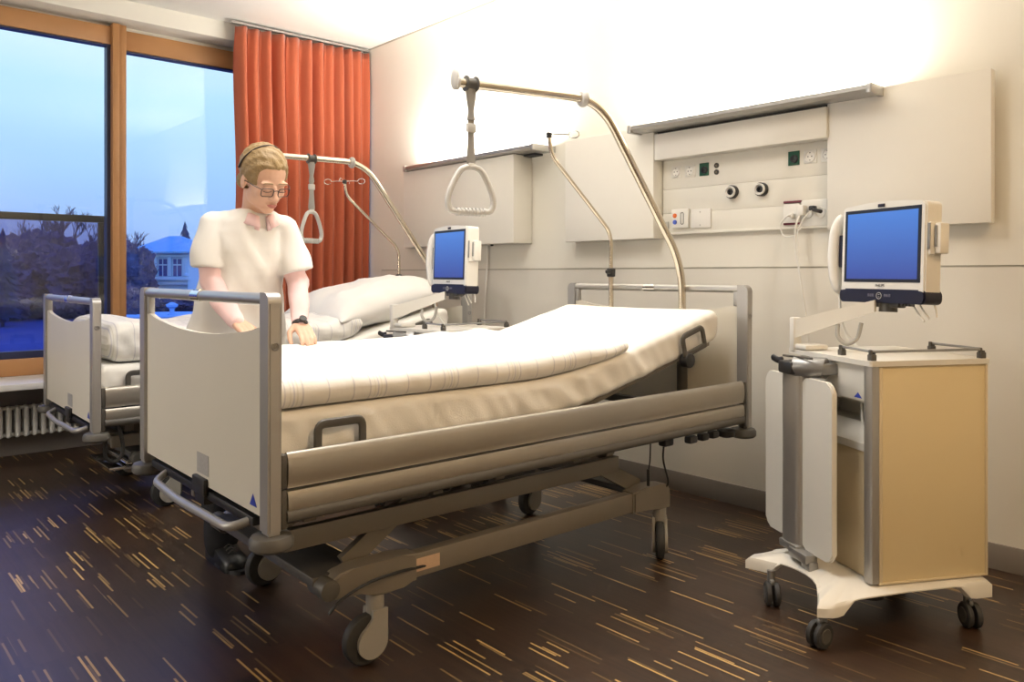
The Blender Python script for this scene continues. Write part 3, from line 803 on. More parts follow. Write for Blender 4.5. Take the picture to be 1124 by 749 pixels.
# ------------------------------------------------------------------ trapeze poles and drip poles
def trapeze(rootbed, dz, tip_dy, label, back=.055):
    W = Matrix.Translation(rootbed.location) @ Matrix.Rotation(rootbed.rotation_euler.z, 4, 'Z')
    base = W @ Vector((2.115, -.212, .50+dz))
    r = empty('trapeze_pole', base, rootbed.rotation_euler.z, label, 'patient lifting pole')
    P = lambda x, y, z: (x-2.115, y+.212, z-.50)
    g = MB()
    pts = fillet([P(2.115, -.212, .50), P(2.115, -.212, 1.19), P(1.585, -.212+tip_dy*.15, 1.872), P(.935, -.212+tip_dy, 1.862)], .14, 10)
    g.tube(pts, .0175, 16); g.build('pole', M['champagne'], r)
    # collar at the bend
    i = max(range(len(pts)), key=lambda k: pts[k].x*0-abs(pts[k].x-(1.50-2.115)))
    a = pts[i]; d = (pts[-1]-a).normalized()
    lab(MB().lathe(a-d*.012, d, [(0, .019), (.002, .032), (.012, .034), (.024, .028), (.026, .018)], 24).build('collar', M['grey_plastic'], r), 'grey plastic collar')
    e = pts[-1]
    g = MB(); g.lathe(e-d*.004, d, [(0, .018), (.003, .026), (.014, .027), (.017, .020)], 24)
    g.ell(e+d*.012+Vector((0, 0, .012)), (.009, .024, .040))
    g.build('end_stop', M['grey_plastic'], r)
    # strap clip
    c = e-d*back
    cl = MB()
    for o_ in (-.020, .020): cl.lathe(c-d*.003+d*o_, d, [(0, .018), (0.001, .029), (.006, .030), (.009, .018)], 22)
    cl.lathe(c-d*.016, d, [(0, .0185), (.0, .0225), (.032, .0225), (.032, .0185)], 20)
    cl.build('clip_ring', M['bracket'], r)
    # hanging handle
    h = MB()
    x, y, z = c
    pts = [(x, y, z-.018), (x, y, z-.06), (x, y, z-.10), (x, y, z-.135)]
    h.tube(pts, [.026, .020, .013, .019], 12, flat=(1, .45), up=(1, 0, 0))
    st = h.build('strap_hanger', M['strap'], r)
    h = MB(); h.tube([(x, y, z-.13), (x, y, z-.20), (x, y, z-.28), (x, y, z-.315)], [.015, .015, .021, .018], 10, flat=(1, .2), up=(1, 0, 0))
    h.build('strap', M['strap'], r)
    h = MB(); h.box((x, y, z-.165), (.040, .016, .034), .004); h.build('buckle', M['grey_plastic'], r); MB().box((x, y, z-.308), (.030, .018, .024), .005).build('grip_joint', M['grey_plastic'], r)
    h = MB()
    th = R(-16 if tip_dy else 25)
    def Q(p, q): return (x+p*math.cos(th), y+p*math.sin(th), z-.31+q)
    tri = [(-.030, -.006), (.030, -.006), (.064, -.05), (.090, -.115), (.086, -.155), (.058, -.170), (-.058, -.170), (-.086, -.155), (-.090, -.115), (-.064, -.05)]
    loop = []
    n = len(tri)
    for k in range(n):
        p0, p1, p2, p3 = tri[k-1], tri[k], tri[(k+1) % n], tri[(k+2) % n]
        for t in (0, .25, .5, .75):
            f = lambda a, b, c_, d_: .5*((2*b)+(c_-a)*t+(2*a-5*b+4*c_-d_)*t*t+(3*b-a-3*c_+d_)*t**3)
            loop.append(Q(f(p0[0], p1[0], p2[0], p3[0]), f(p0[1], p1[1], p2[1], p3[1])))
    h.tube(loop, .0115, 10, closed=True)
    hd = h.build('grip_handle', M['grey_plastic'], r)
    h = MB()
    for k in range(8):
        p = -.052+k*.015
        h.tube([Q(p-.004, -.170), Q(p+.004, -.170)], [.0155, .0155], 12)
    h.build('finger_grip', M['grey_plastic'], hd)
    lab(MB().lathe((0, 0, -.02), (0, 0, 1), [(0, .022), (.10, .024), (.34, .024), (.345, .019)], 18).build('mounting_sleeve', M['bracket'], r), 'dark mounting sleeve')
    return r
trapeze(B1, 0, .13, 'steel trapeze pole with grey grip handle over the near bed')
trapeze(B2, -.04, .0, 'steel trapeze pole with grey grip handle over the far bed', .30)

def drip_pole(rootbed, dz, label):
    W = Matrix.Translation(rootbed.location) @ Matrix.Rotation(rootbed.rotation_euler.z, 4, 'Z')
    y0 = .222
    base = W @ Vector((2.115, y0, .52+dz))
    r = empty('drip_pole', base, rootbed.rotation_euler.z, label, 'drip pole')
    P = lambda x, z: (x-2.115, 0, z-.52)
    g = MB(); pts = fillet([P(2.115, .60), P(2.115, 1.355), P(1.705, 1.70), P(1.69, 1.79)], .06, 7)
    g.tube(pts, .0098, 12); g.build('pole', M['champagne'], r)
    g = MB(); g.tube([P(2.115, .52), P(2.115, 1.16)], .0125, 14); g.build('lower_tube', M['champagne'], r)
    g = MB(); g.lathe(P(2.115, 1.135), (0, 0, 1), [(0, .014), (.004, .021), (.040, .022), (.045, .014)], 16)
    g.box((-.036, -.014, 1.162-.52), (.035, .012, .016), .004); g.cyl((-.012, -.01, 1.158-.52), (-.05, -.015, 1.158-.52), .006, n=8)
    g.build('clamp_knob', M['black'], r)
    t = Vector(P(1.69, 1.79))
    g = MB(); g.lathe(t-Vector((0, 0, .010)), (0, 0, 1), [(0, .014), (.022, .015), (.026, .010)], 14); g.build('hook_hub', M['black'], r)
    g = MB()
    for s in (-1, 1):
        a = R(-48)
        X = Vector((math.cos(a)*s, math.sin(a)*s, 0))
        # arm and a flat loop at the end
        c = t+X*.115; pts = [t+Vector((0, 0, .006)), t+X*.06+Vector((0, 0, .008))]
        for k in range(13):
            an = R(180-27*k); rr = .022
            pts.append(c+X*(rr*math.cos(an)*1.1)+Vector((0, 0, .005+rr*math.sin(an)*.8)))
        g.tube(smooth_path(pts, 2), .003, 6)
        Y = Vector((-math.sin(a), math.cos(a), 0))
        pts = [t+Vector((0, 0, .004)), t+Y*s*.04+Vector((0, 0, .012)), t+Y*s*.08+Vector((0, 0, .02)), t+Y*s*.10+Vector((0, 0, .0))]
        g.tube(smooth_path(pts, 3), .0022, 6)
    g.build('bag_hook', M['chrome'], r)
    return r
drip_pole(B1, 0, 'thin steel drip pole with wire hooks at the head of the near bed')
drip_pole(B2, -.03, 'thin steel drip pole with wire hooks at the head of the far bed')
# ------------------------------------------------------------------ bedside cabinet on casters with folding tray and swivel monitor
def text_mesh(body, size, mtx, m, parent, name='lettering'):
    cu = bpy.data.curves.new(name, 'FONT'); cu.body = body; cu.size = size; cu.align_x = 'CENTER'; cu.align_y = 'CENTER'; cu.extrude = .0002
    o = bpy.data.objects.new(name, cu); COL.objects.link(o)
    dg = bpy.context.evaluated_depsgraph_get()
    me = bpy.data.meshes.new_from_object(o.evaluated_get(dg))
    bpy.data.objects.remove(o); me.transform(mtx); me.materials.clear(); me.materials.append(m)
    ob = bpy.data.objects.new(name, me); COL.objects.link(ob); ob.parent = parent
    return ob

def cabinet(loc, yaw, mon_rel, label):
    r = empty('bedside_cabinet', (loc[0], loc[1], 0), R(yaw), label, 'bedside cabinet')
    W, D = .427, .385
    # moulded base with concave front and arched skirt
    def outline():
        out = []
        c = [(-.228, -.045), (-.185, -.06), (.10, -.035), (.42, -.030), (.43, .0), (.43, .38), (.41, .40), (.10, .40), (-.20, .40), (-.235, .375)]
        out += c
        for k in range(1, 10):       # concave edge on the tray side
            t = k/10; y = .375-(.375+.045)*t
            out.append((-.235+.105*math.sin(PI*t)**.9, y))
        return out
    O = outline(); n = len(O)
    # densify
    P = []
    for i in range(n):
        a, b = Vector(O[i]), Vector(O[(i+1) % n]); k = max(1, int((b-a).length/.02))
        for j in range(k): P.append(a+(b-a)*j/k)
    feet = [(-.205, -.035), (.40, -.01), (.40, .375), (-.21, .365)]
    def skirt(p):
        d = min((Vector(f)-p).length for f in feet)
        return .100+.044*smoothstep((d-.055)/.055)
    bot = [Vector((p.x, p.y, skirt(p))) for p in P]
    cen = Vector((.1, .18))
    def topz(p): return .150 if p.x > -.05 else .150-.012*smoothstep((-.05-p.x)/.15)
    mid = [Vector((p.x, p.y, max(skirt(p)+.004, topz(p)-.010))) for p in P]
    top = []
    for p in P:
        q = p+(cen-p)*.035; top.append(Vector((q.x, q.y, topz(p)+.002)))
    top2 = [Vector((p.x, p.y, 0)) for p in P]
    inner = []
    for p in P:
        q = p+(cen-p)*.40; inner.append(Vector((q.x, q.y, .164)))
    inb = []
    for p in P:
        q = p+(cen-p)*.06; inb.append(Vector((q.x, q.y, skirt(p)+.003)))
    inb2 = []
    for p in P:
        q = p+(cen-p)*.10; inb2.append(Vector((q.x, q.y, .143)))
    g = MB(); g.ring_loft([inb2, inb, bot, mid, top, inner])
    g.build('base', M['cart_white'], r, 40)
    for (x, y, az) in ((-.19, -.02, 20), (.36, .008, 75), (.355, .33, 30), (-.178, .30, 70)):
        mt = T((x, y, 0)) @ rot('Z', az)
        g = MB()
        for s in (-1, 1): g.lathe((-.018, s*.006, .040), (0, s, 0), [(0, .030), (.0, .038), (.004, .040), (.014, .040), (.018, .035), (.018, 0)], 26)
        g.xf(mt); cs = g.build('caster', M['tire'], r)
        for s in (-1, 1):
            g = MB(); g.lathe((-.018, s*.0242, .040), (0, s, 0), [(0, .024), (.002, .022), (.002, 0)], 22)
            g.xf(mt); g.build('wheel_cap', M['bracket'], cs)
        g = MB(); g.cyl((0, 0, .07), (0, 0, .115), .013, n=12); g.box((-.010, 0, .078), (.034, .016, .02), .006); g.xf(mt); g.build('stem', M['alu_dark'], cs)
    g = MB(); g.cyl((.12, .18, .05), (.12, .18, .145), .05, n=20); g.build('base_weight', M['black'], r)
    # body
    z0, z1 = .166, .855
    lab(MB().b2(.034, W, 0, .016, z0, z1, .002).build('side_panel', M['cart_side'], r), 'side panel with yellow lamplight in its colour')
    MB().b2(.030, W, D-.016, D, z0, z1, .002).build('side_panel', M['cart_white'], r)
    MB().b2(W-.016, W-.0005, .0165, D-.0165, z0, z1, .001).build('back_panel', M['cart_white'], r)
    g = MB(); g.b2(W-.008, W+.003, -.004, .010, z0-.004, z1, .003); g.b2(.020, W+.002, -.003, .002, z0-.006, z0+.002, .001); g.b2(.022, .036, -.003, .014, z0, z1, .003)
    lab(g.build('edge_band', M['cart_edge'], r), 'cream edge band')
    g = MB(); g.prism([(-.006, .034), (-.010, .028), (-.010, .004), (-.004, -.004), (.020, -.004), (.022, .0), (.022, .030), (.0, .034)], lambda p, q, h: (p, q, h), z0, z1)
    g.build('corner_profile', M['alu'], r, 50)
    g = MB(); g.prism([(-.006, D-.034), (-.010, D-.028), (-.010, D-.004), (-.004, D+.004), (.020, D+.004), (.022, D), (.022, D-.030), (.0, D-.034)], lambda p, q, h: (p, q, h), z0, z1)
    g.build('corner_profile', M['alu'], r, 50)
    g = MB(); g.prism(rrect(-.014, W+.010, -.008, D+.075, .010), lambda p, q, h: (p, q, h), .856, .873)
    g.build('top_board', M['cart_white'], r)
    dr = MB().b2(.002, .018, .036, D-.036, .738, .853, .003).build('drawer', M['cart_white'], r)
    # blue emblem on the drawer front
    g = MB(); y, z = .075, .752
    g.prism([(y-.020, z-.006), (y+.020, z-.006), (y+.0, z+.012)], lambda p, q, h: (h, p, q), .0015, .0022)
    lab(g.build('emblem', M['blue_mark'], dr), 'small blue mountain emblem')
    g = MB(); g.b2(.02, .40, .02, D-.02, .728, .738); g.b2(.14, .145, .02, D-.02, .60, .73)
    g.build('niche_lining', M['cart_white'], r)
    g = MB(); g.prism([(.004, .575), (.004, .600), (.06, .655), (.30, .655), (.30, .575)], lambda p, q, h: (p, h, q), .036, D-.036)
    g.build('niche_shelf', M['cart_white'], r, 20)
    MB().b2(.012, .026, .036, D-.036, z0, .572, .003).build('door', M['cart_edge'], r)  # brownish tone stands for the light on the door, put into its colour
    MB().tube(smooth_path([(.05, .12, .735), (.035, .10, .70), (.03, .085, .66), (.05, .06, .648)]), .004, 8).build('cable', M['cable_white'], r)
    # gallery rail on the top board
    path = fillet([(.028, .20, .902), (.008, .012, .902), (W-.006, .006, .902), (W-.004, .25, .902)], .02, 4)
    MB().tube(path, .0045, 10).build('gallery_rail', M['alu_dark'], r)
    for x, y in ((.028, .195), (.010, .016), (W-.012, .008), (W-.004, .24)):
        g = MB(); g.b2(x-.010, x+.010, y-.010, y+.012, .872, .893, .003); g.b2(x-.010, x-.002, y-.006, y+.006, .89, .908, .002); g.b2(x+.006, x+.010, y-.004, y+.016, .885, .898, .001)
        g.build('rail_clip', M['bracket'], r)
    # folded tray
    x = -.078
    g = MB(); pr = rrect(.085, .245, .205, .792, .030)
    g.prism(rrect(.085, .262, .20, .792, .032), lambda p, q, h: (h, p, q), x-.009, x+.009)
    bmesh.ops.bevel(g.bm, geom=[e for e in g.bm.edges if abs(e.verts[0].co.x-e.verts[1].co.x) < 1e-5], offset=.005, segments=2, affect='EDGES')
    tr = g.build('folding_tray', M['cart_white'], r, 40)
    g = MB(); g.prism(rrect(.352, .490, .212, .792, .032), lambda p, q, h: (h, p, q), x-.009, x+.009)
    bmesh.ops.bevel(g.bm, geom=[e for e in g.bm.edges if abs(e.verts[0].co.x-e.verts[1].co.x) < 1e-5], offset=.005, segments=2, affect='EDGES')
    g.build('folding_tray', M['cart_white'], r, 40)
    g = MB(); pts = []
    for k in range(9):
        an = R(180-180*k/8); pts.append((x-.014+.0-.018*math.sin(R(180*k/8)), .307+.055*math.cos(an)*-1))
    pts += [(x+.012, .252), (x+.012, .362)]
    g.prism(pts, lambda p, q, h: (p, q, h), .185, .800)
    lab(g.build('tray_column', M['alu'], r, 60), 'brushed aluminium tray column')
    g = MB(); g.box((x-.020, .300, .823), (.060, .085, .045), .008); g.tube(smooth_path([(x-.03, .34, .845), (x-.035, .365, .842), (x-.042, .395, .852)]), [.012]*12+[.006], 8, flat=(1, .4), up=(0, 0, 1))
    g.build('tray_clamp', M['black'], r)
    g = MB(); g.cyl((x-.02, .285, .828), (x+.05, .20, .828), .036, n=26, bev=.003); g.b2(x+.02, .004, .18, .25, .806, .845, .006)
    g.build('tray_hinge', M['alu_dark'], r)
    g = MB(); g.tube([(x-.035, .33, .862), (x-.005, .20, .862)], .004, 8); g.build('clamp_rod', M['bracket'], r)
    g = MB(); g.box((x-.010, .302, .195), (.055, .11, .030), .008); g.box((x-.02, .235, .185), (.05, .11, .035), .010); g.box((x-.015, .20, .160), (.035, .05, .035), .005)
    g.build('tray_foot', M['alu_dark'], r)
    # monitor arm
    g = MB()
    g.box((-.004, .425, .928), (.034, .030, .125), .005)
    top = [(-.004, .425, .985), (.06, .34, .995), (.15, .235, 1.035)]
    # flat tapering bar from the post to below the monitor
    A, B_ = Vector((-.010, .425, 0)), Vector((.165, .205, 0)); d = (B_-A); nrm = Vector((-d.y, d.x, 0)).normalized()
    quad = [(0, .912), (0, .982), (1, 1.060), (1, 1.020)]
    g.prism(quad, lambda p, q, h: tuple(A+d*p+nrm*h+Vector((0, 0, q))), -.014, .014)
    g.box((.03, .385, .885), (.09, .085, .018), .004)
    g.build('monitor_arm', M['cart_white'], r, 40)
    MB().tube(smooth_path([(.085, .30, .97), (.075, .285, .93), (.09, .26, .905), (.115, .235, .925), (.125, .225, .98)]), .0075, 8).build('spiral_cable', M['cable_grey'], r)
    # monitor, local axes: w to the viewer's left, n outward
    MT = T((.175, .195, 0)) @ rot('Z', mon_rel) @ T((0, 0, 1.05)) @ rot('X', 0) @ T((0, 0, -1.05))
    # w axis = +x rotated, n axis = +y rotated (outward)
    tilt = T((0, 0, 1.08)) @ rot('X', 2.0) @ T((0, 0, -1.08))
    MM = MT @ tilt
    def shell(zlo, zhi, w, n0, n1, bow=0):
        pts = []
        rr = .018
        pts += [(-w+rr, zlo), (w-rr, zlo)]
        for k in range(1, 5): a = R(-90+90*k/4); pts.append((w-rr+rr*math.cos(a), zlo+rr+rr*math.sin(a)))
        for k in range(0, 5): a = R(90*k/4); pts.append((w-rr+rr*math.cos(a), zhi-rr+rr*math.sin(a)))
        for k in range(1, 10): t = k/10; pts.append((w-rr-(2*w-2*rr)*t, zhi+bow*math.sin(PI*t)))
        for k in range(0, 5): a = R(90+90*k/4); pts.append((-w+rr+rr*math.cos(a), zhi-rr+rr*math.sin(a)))
        for k in range(0, 4): a = R(180+90*k/4); pts.append((-w+rr+rr*math.cos(a), zlo+rr+rr*math.sin(a)))
        g = MB(); g.prism(pts, lambda p, q, h: (p, h, q), n0, n1)
        bmesh.ops.bevel(g.bm, geom=[e for e in g.bm.edges if abs(e.verts[0].co.y-e.verts[1].co.y) < 1e-5 and e.verts[0].co.y < -.02 or (abs(e.verts[0].co.y-n1) < 1e-5 and abs(e.verts[1].co.y-n1) < 1e-5)], offset=.005, segments=2, affect='EDGES')
        g.xf(MM); return g
    mo = shell(1.075, 1.392, .184, -.072, .0, .010).build('monitor', M['monitor_white'], r, 40)
    lab(shell(1.050, 1.098, .188, -.078, .0035).build('lower_strip', M['navy'], mo, 40), 'dark navy strip with control buttons')
    g = MB(); g.prism([(-.166, 1.122), (.166, 1.122), (.166, 1.378), (-.166, 1.378)], lambda p, q, h: (p, h, q), 0, .0015); g.xf(MM)
    lab(g.build('screen_surround', M['monitor_black'], mo), 'black screen surround')
    g = MB(); g.prism([(-.154, 1.133), (.154, 1.133), (.154, 1.366), (-.154, 1.366)], lambda p, q, h: (p, h, q), .0014, .0022); g.xf(MM)
    lab(g.build('screen', M['screen'], mo), 'lit blue screen')
    g = MB(); g.box((0, .003, 1.388), (.030, .004, .012), .003); g.xf(MM); g.build('camera_window', M['navy'], mo)
    FT = MM @ Matrix(((-1, 0, 0, 0), (0, 0, 1, .0012), (0, 1, 0, 1.110), (0, 0, 0, 1)))
    text_mesh('PHILIPS', .0125, FT, M['bracket'], mo)
    g = MB()
    g.tube([(.011*math.cos(R(a)), .0045, 1.075+.011*math.sin(R(a))) for a in range(0, 360, 24)], .0012, 6, closed=True)
    g.box((0, .0045, 1.079), (.005, .002, .002)); g.box((0, .0045, 1.071), (.005, .002, .002))
    g.xf(MM); g.build('control_ring', M['grey_plastic'], mo)
    g = MB()
    for s in (-1, 1):
        for k in range(3): g.box((s*(.022+.010*k+.004), .004, 1.0765), (.008, .0015, .010), .0005)
    g.xf(MM); g.build('control_buttons', mat('muted_key', (.10, .10, .14), .5), mo)
    # handset on one side, card reader on the other
    g = MB()
    hp = [(.212, -.038, 1.355), (.222, -.030, 1.345), (.230, -.020, 1.30), (.232, -.016, 1.22), (.229, -.020, 1.15), (.222, -.028, 1.105), (.212, -.036, 1.095)]
    hpp = smooth_path(hp, 5)
    g.tube(hpp, [.012+.010*math.sin(PI*i/(len(hpp)-1))**.35 for i in range(len(hpp))], 14, flat=(1, 1.35), up=(1, 0, 0)); g.xf(MM)
    hs = g.build('handset', M['white_plastic'], mo)
    g = MB(); g.box((.199, -.026, 1.235), (.022, .030, .12), .004); g.xf(MM); g.build('handset_cradle', M['navy'], mo)
    MB_ = MB(); MB_.tube(smooth_path([(.222, -.03, 1.10), (.222, -.04, 1.0), (.215, -.06, .93), (.18, -.08, .885)]), .005, 8); MB_.xf(MM); MB_.build('handset_cable', M['cable_white'], mo)
    g = MB(); g.box((-.201, -.048, 1.268), (.028, .040, .100), .005); g.box((-.188, -.035, 1.268), (.012, .050, .108), .004); g.xf(MM); cr = g.build('card_reader', M['monitor_white'], mo)
    g = MB(); g.box((-.200, -.0255, 1.275), (.006, .006, .070), .001); g.box((-.189, -.008, 1.275), (.008, .005, .085), .001); g.xf(MM); g.build('card_slot', M['alu_dark'], mo)
    g = MB(); g.box((0, -.04, 1.045), (.12, .04, .02), .006); g.cyl((.0, -.04, 1.05), (.0, -.04, 1.02), .03, n=16)
    for k in range(4): g.box((-.07-.014*k, -.03, 1.047), (.008, .012, .010), .002)
    g.xf(MM); g.build('monitor_mount', M['bracket'], mo)
    g = MB(); g.tube(smooth_path([(-.13, -.04, 1.05), (-.14, -.045, 1.03), (-.16, -.05, 1.005)]), .0035, 6); g.tube(smooth_path([(-.10, -.04, 1.05), (-.12, -.045, 1.02), (-.15, -.04, .995)]), .0035, 6); g.tube(smooth_path([(-.16, -.06, 1.06), (-.175, -.06, 1.04), (-.18, -.06, 1.01)]), .0035, 6)
    g.xf(MM); g.build('loose_cable', M['cable_white'], mo)
    return r
cabinet((2.523, 1.092), -29.5, 98, 'bedside cabinet with yellow-lit side and swivel monitor at the right by the wall')
cabinet((2.31, 3.06), 0, 81, 'bedside cabinet with swivel monitor standing between the two beds')
# ------------------------------------------------------------------ the nurse
PO = Vector((1.33, 3.10, 0))
pr = empty('person', PO, 0, 'nurse in white tunic and glasses bending over the near bed, hair pinned back', 'person')
def W_(p): return Vector(p)-PO
def chain(g, pts, rad, n=16, flat=None, up=None, sub=4):
    P = smooth_path([W_(p) for p in pts], sub)
    m = len(P); rr = []
    for i in range(m):
        t = i/(m-1)*(len(rad)-1); k = min(int(t), len(rad)-2); rr.append(rad[k]+(rad[k+1]-rad[k])*(t-k))
    g.tube(P, rr, n, flat=flat, up=up)
    g.ell(P[0], rr[0]*.98, nu=12, nv=8); g.ell(P[-1], rr[-1]*.98, nu=12, nv=8)
def remesh(vox, it=6, fac=.5):
    def f(o):
        m = o.modifiers.new('surface', 'REMESH'); m.mode = 'VOXEL'; m.voxel_size = vox; m.use_smooth_shade = True
        s = o.modifiers.new('soften', 'SMOOTH'); s.factor = fac; s.iterations = it
    return f

HC = Vector((1.362, 2.985, 1.520))
HM = Matrix.Translation(HC-PO) @ rot('Z', -84-90+0) @ rot('X', -30) @ rot('Y', 4) @ Matrix.Scale(1.06, 4)
def hp(p): return HM @ Vector(p)
def hand(g, wrist, fwd, back, side, curl):
    """side=+1: thumb on the +s side; back = direction of the back of the hand"""
    f = Vector(fwd).normalized(); b = Vector(back); b = (b-f*b.dot(f)).normalized(); s = f.cross(b)*side
    w = Vector(wrist)-PO
    L = [.070, .078, .073, .062]; off = [.026, .009, -.009, -.025]; kn = [.082, .088, .084, .076]
    for i in range(4):
        k = w+f*kn[i]+s*off[i]+b*(.003-.0015*abs(i-1.5))
        g.tube([w+s*off[i]*.62, w+f*.04+s*off[i]*.9, k], [.0135, .013, .0100], 10)
        g.ell(k, .0102, nu=10, nv=8)
        p = k; d = f.copy(); seg = [L[i]*.45, L[i]*.32, L[i]*.25]; rr = [.0088, .0080, .0073, .0062]
        for j in range(3):
            a = R(curl[j]); d = (d*math.cos(a)-b*math.sin(a)).normalized() if j == 0 else d
            if j > 0:
                nb = (b-d*b.dot(d)).normalized(); d = (d*math.cos(a)-nb*math.sin(a)).normalized()
            d2 = (d+s*(.06*(1.5-i))*(1 if j == 0 else 0)).normalized()
            q = p+d2*seg[j]; g.cyl(p, q, rr[j], rr[j+1], n=10); g.ell(q, rr[j+1], nu=10, nv=8); p = q
    g.ell(w+f*.045, .001)
    # fleshy heel and thumb
    g.tube([w+f*.005, w+f*.03+s*.0, w+f*.07], [.020, .022, .014], 12, flat=(1.25, .62), up=tuple(s))
    t0 = w+f*.018+s*.024-b*.004; t1 = t0+(f*.62+s*.62-b*.25).normalized()*.042; t2 = t1+(f*.9+s*.15-b*.35).normalized()*.032; t3 = t2+(f*.9-s*.1-b*.4).normalized()*.024
    g.tube([t0, t1, t2, t3], [.015, .0118, .0098, .0075], 10); g.ell(t3, .0075, nu=10, nv=8); g.ell(t1, .0118, nu=10, nv=8)
    return s

g = MB()
# torso, neck, limbs (a single surface after remeshing)
g.tube([W_(p) for p in ((1.33, 3.19, .86), (1.33, 3.185, .98), (1.335, 3.16, 1.12), (1.342, 3.12, 1.27), (1.35, 3.085, 1.36))], [.12, .11, .105, .115, .085], 20, flat=(1.15, .8), up=(1, 0, 0))
g.tube([W_((1.352, 3.09, 1.345)), W_((1.357, 3.055, 1.41)), HM @ Vector((0, -.028, -.05))], [.062, .052, .055], 16)
SR, SL = (1.208, 3.10, 1.350), (1.478, 3.055, 1.342)
ER, EL = (1.190, 3.09, 1.130), (1.520, 3.01, 1.110)
WR, WL = (1.243, 2.955, .965), (1.466, 2.885, .955)
chain(g, [(1.31, 3.09, 1.335), SR, ER], [.04, .034, .032]); chain(g, [(1.38, 3.08, 1.335), SL, EL], [.04, .034, .032])
chain(g, [ER, WR], [.032, .024]); chain(g, [EL, WL], [.032, .024])
hand(g, WR, (.12, -.86, -.42), (.0, -.35, .9), -1, (8, 22, 18))
hand(g, WL, (-.12, -.86, -.46), (.0, -.35, .9), 1, (6, 24, 20))
for hx, fx in ((1.255, 1.25), (1.41, 1.45)):
    chain(g, [(hx, 3.19, .88), (hx*.5+fx*.5, 3.15, .48), (fx, 3.17, .08)], [.085, .055, .036])
    g.ell(W_((fx, 3.10, .035)), (.028, .07, .022))
# head
def he(c, r, ax=None): g.ell((0, 0, 0), 1e-4) if False else heads.append((c, r, ax))
heads = []
he((0, -.014, .036), (.075, .094, .086)); he((0, .026, -.022), (.059, .062, .080)); he((0, .060, -.084), (.026, .024, .020))
he((.034, .014, -.056), (.024, .046, .030)); he((-.034, .014, -.056), (.024, .046, .030))
he((.030, .074, .024), (.026, .012, .008)); he((-.030, .074, .024), (.026, .012, .008))
he((.036, .056, -.020), (.022, .022, .024)); he((-.036, .056, -.020), (.022, .022, .024))
he((.029, .074, .004), (.015, .013, .012)); he((-.029, .074, .004), (.015, .013, .012))
he((0, .085, -.056), (.022, .010, .012)); he((0, .104, -.030), (.012, .010, .010)); he((.012, .096, -.031), (.008, .009, .007)); he((-.012, .096, -.031), (.008, .009, .007))
he((.075, -.010, -.006), (.008, .018, .030)); he((-.075, -.010, -.006), (.008, .018, .030))
for c, r_, _ in heads:
    q = MB(); q.ell(c, r_, nu=24, nv=16); q.xf(HM)
    me = bpy.data.meshes.new('tmp'); q.bm.to_mesh(me); q.bm.free(); g.bm.from_mesh(me); bpy.data.meshes.remove(me)
q = MB(); q.tube([(0, .082, .014), (0, .093, -.008), (0, .106, -.028)], [.006, .008, .010], 12); q.xf(HM)
me = bpy.data.meshes.new('tmp'); q.bm.to_mesh(me); q.bm.free(); g.bm.from_mesh(me); bpy.data.meshes.remove(me)
g.build('body', M['skin'], pr, 180, remesh(.0042, 5))
# features
for s in (-1, 1):
    g = MB()
    g.tube([(s*(.029-.016*math.cos(R(a))), .0855+.002*math.sin(R(a)), -.001-.004*math.sin(R(a))) for a in range(0, 181, 20)], .0014, 6)
    g.xf(HM); g.build('eyelashes', M['eye'], pr)
    g = MB(); g.tube([(s*(.030-.019*math.cos(R(a))), .087-.004*abs(math.cos(R(a))), .024+.005*math.sin(R(a))) for a in range(10, 171, 20)], .0022, 6)
    g.xf(HM); g.build('eyebrow', M['hair'], pr)
g = MB(); g.tube([(-.020, .090, -.057), (-.010, .0955, -.0545), (0, .0965, -.056), (.010, .0955, -.0545), (.020, .090, -.057)], [.001, .0035, .0035, .0035, .001], 8)
g.tube([(-.018, .090, -.0585), (-.008, .0950, -.062), (0, .0957, -.063), (.008, .0950, -.062), (.018, .090, -.0585)], [.001, .004, .0045, .004, .001], 8)
g.xf(HM); g.build('lips', M['lip'], pr, 60)
g = MB()
for s in (-1, 1):
    rr = [(s*.033+x, .098-abs(s*.033+x)*.12, z) for x, z in rrect(-.023, .023, -.019, .012, .009, 4)]
    g.tube(rr, .0017, 6, closed=True)
    g.tube([(s*.056, .092, .008), (s*.072, .060, .008), (s*.079, .010, .004), (s*.079, -.012, -.004)], .0017, 6)
g.tube([(-.011, .098, .004), (0, .101, .007), (.011, .098, .004)], .0017, 6)
g.xf(HM); gl = g.build('spectacles', M['lens'], pr)
# hair, pulled back
g = MB()
hq = bmesh.ops.create_uvsphere(g.bm, u_segments=90, v_segments=60, radius=1)['verts']
for v in hq:
    n = v.co.copy(); a = math.atan2(n.x, n.z)
    k = 1+.022*math.sin(n.y*18+9*a)+.03*mnoise.noise(Vector((n.x*6, n.y*1.6, n.z*6)))+.015*math.sin(a*34+3*n.y)
    v.co = Vector((n.x*.0835*k, n.y*.104*k-.022, n.z*.094*k+.043))
    # hairline: pull the forehead and face part inside
    fy = v.co.y
    if fy > .040 and v.co.z < .085:
        t = min(1, (fy-.040)/.02)*min(1, (.085-v.co.z)/.03); v.co.y -= (fy-.045)*t*.9
    if v.co.z < -.005 and v.co.y > -.03: v.co.x *= .75
g.ell((0, -.112, -.012), (.036, .030, .042)); g.ell((.03, -.085, -.035), (.03, .03, .035)); g.ell((-.03, -.085, -.035), (.03, .03, .035))
g.xf(HM)
g.build('hair', M['hair'], pr, 180, remesh(.0045, 2))
g = MB(); g.tube([(.0835*math.sin(R(a)), -.045+.028*math.cos(R(a)), .040+.0955*math.cos(R(a))) for a in range(-95, 96, 10)], .0030, 8, flat=(1, 2.4)); g.xf(HM)
g.build('hair_band', M['hairband'], pr)
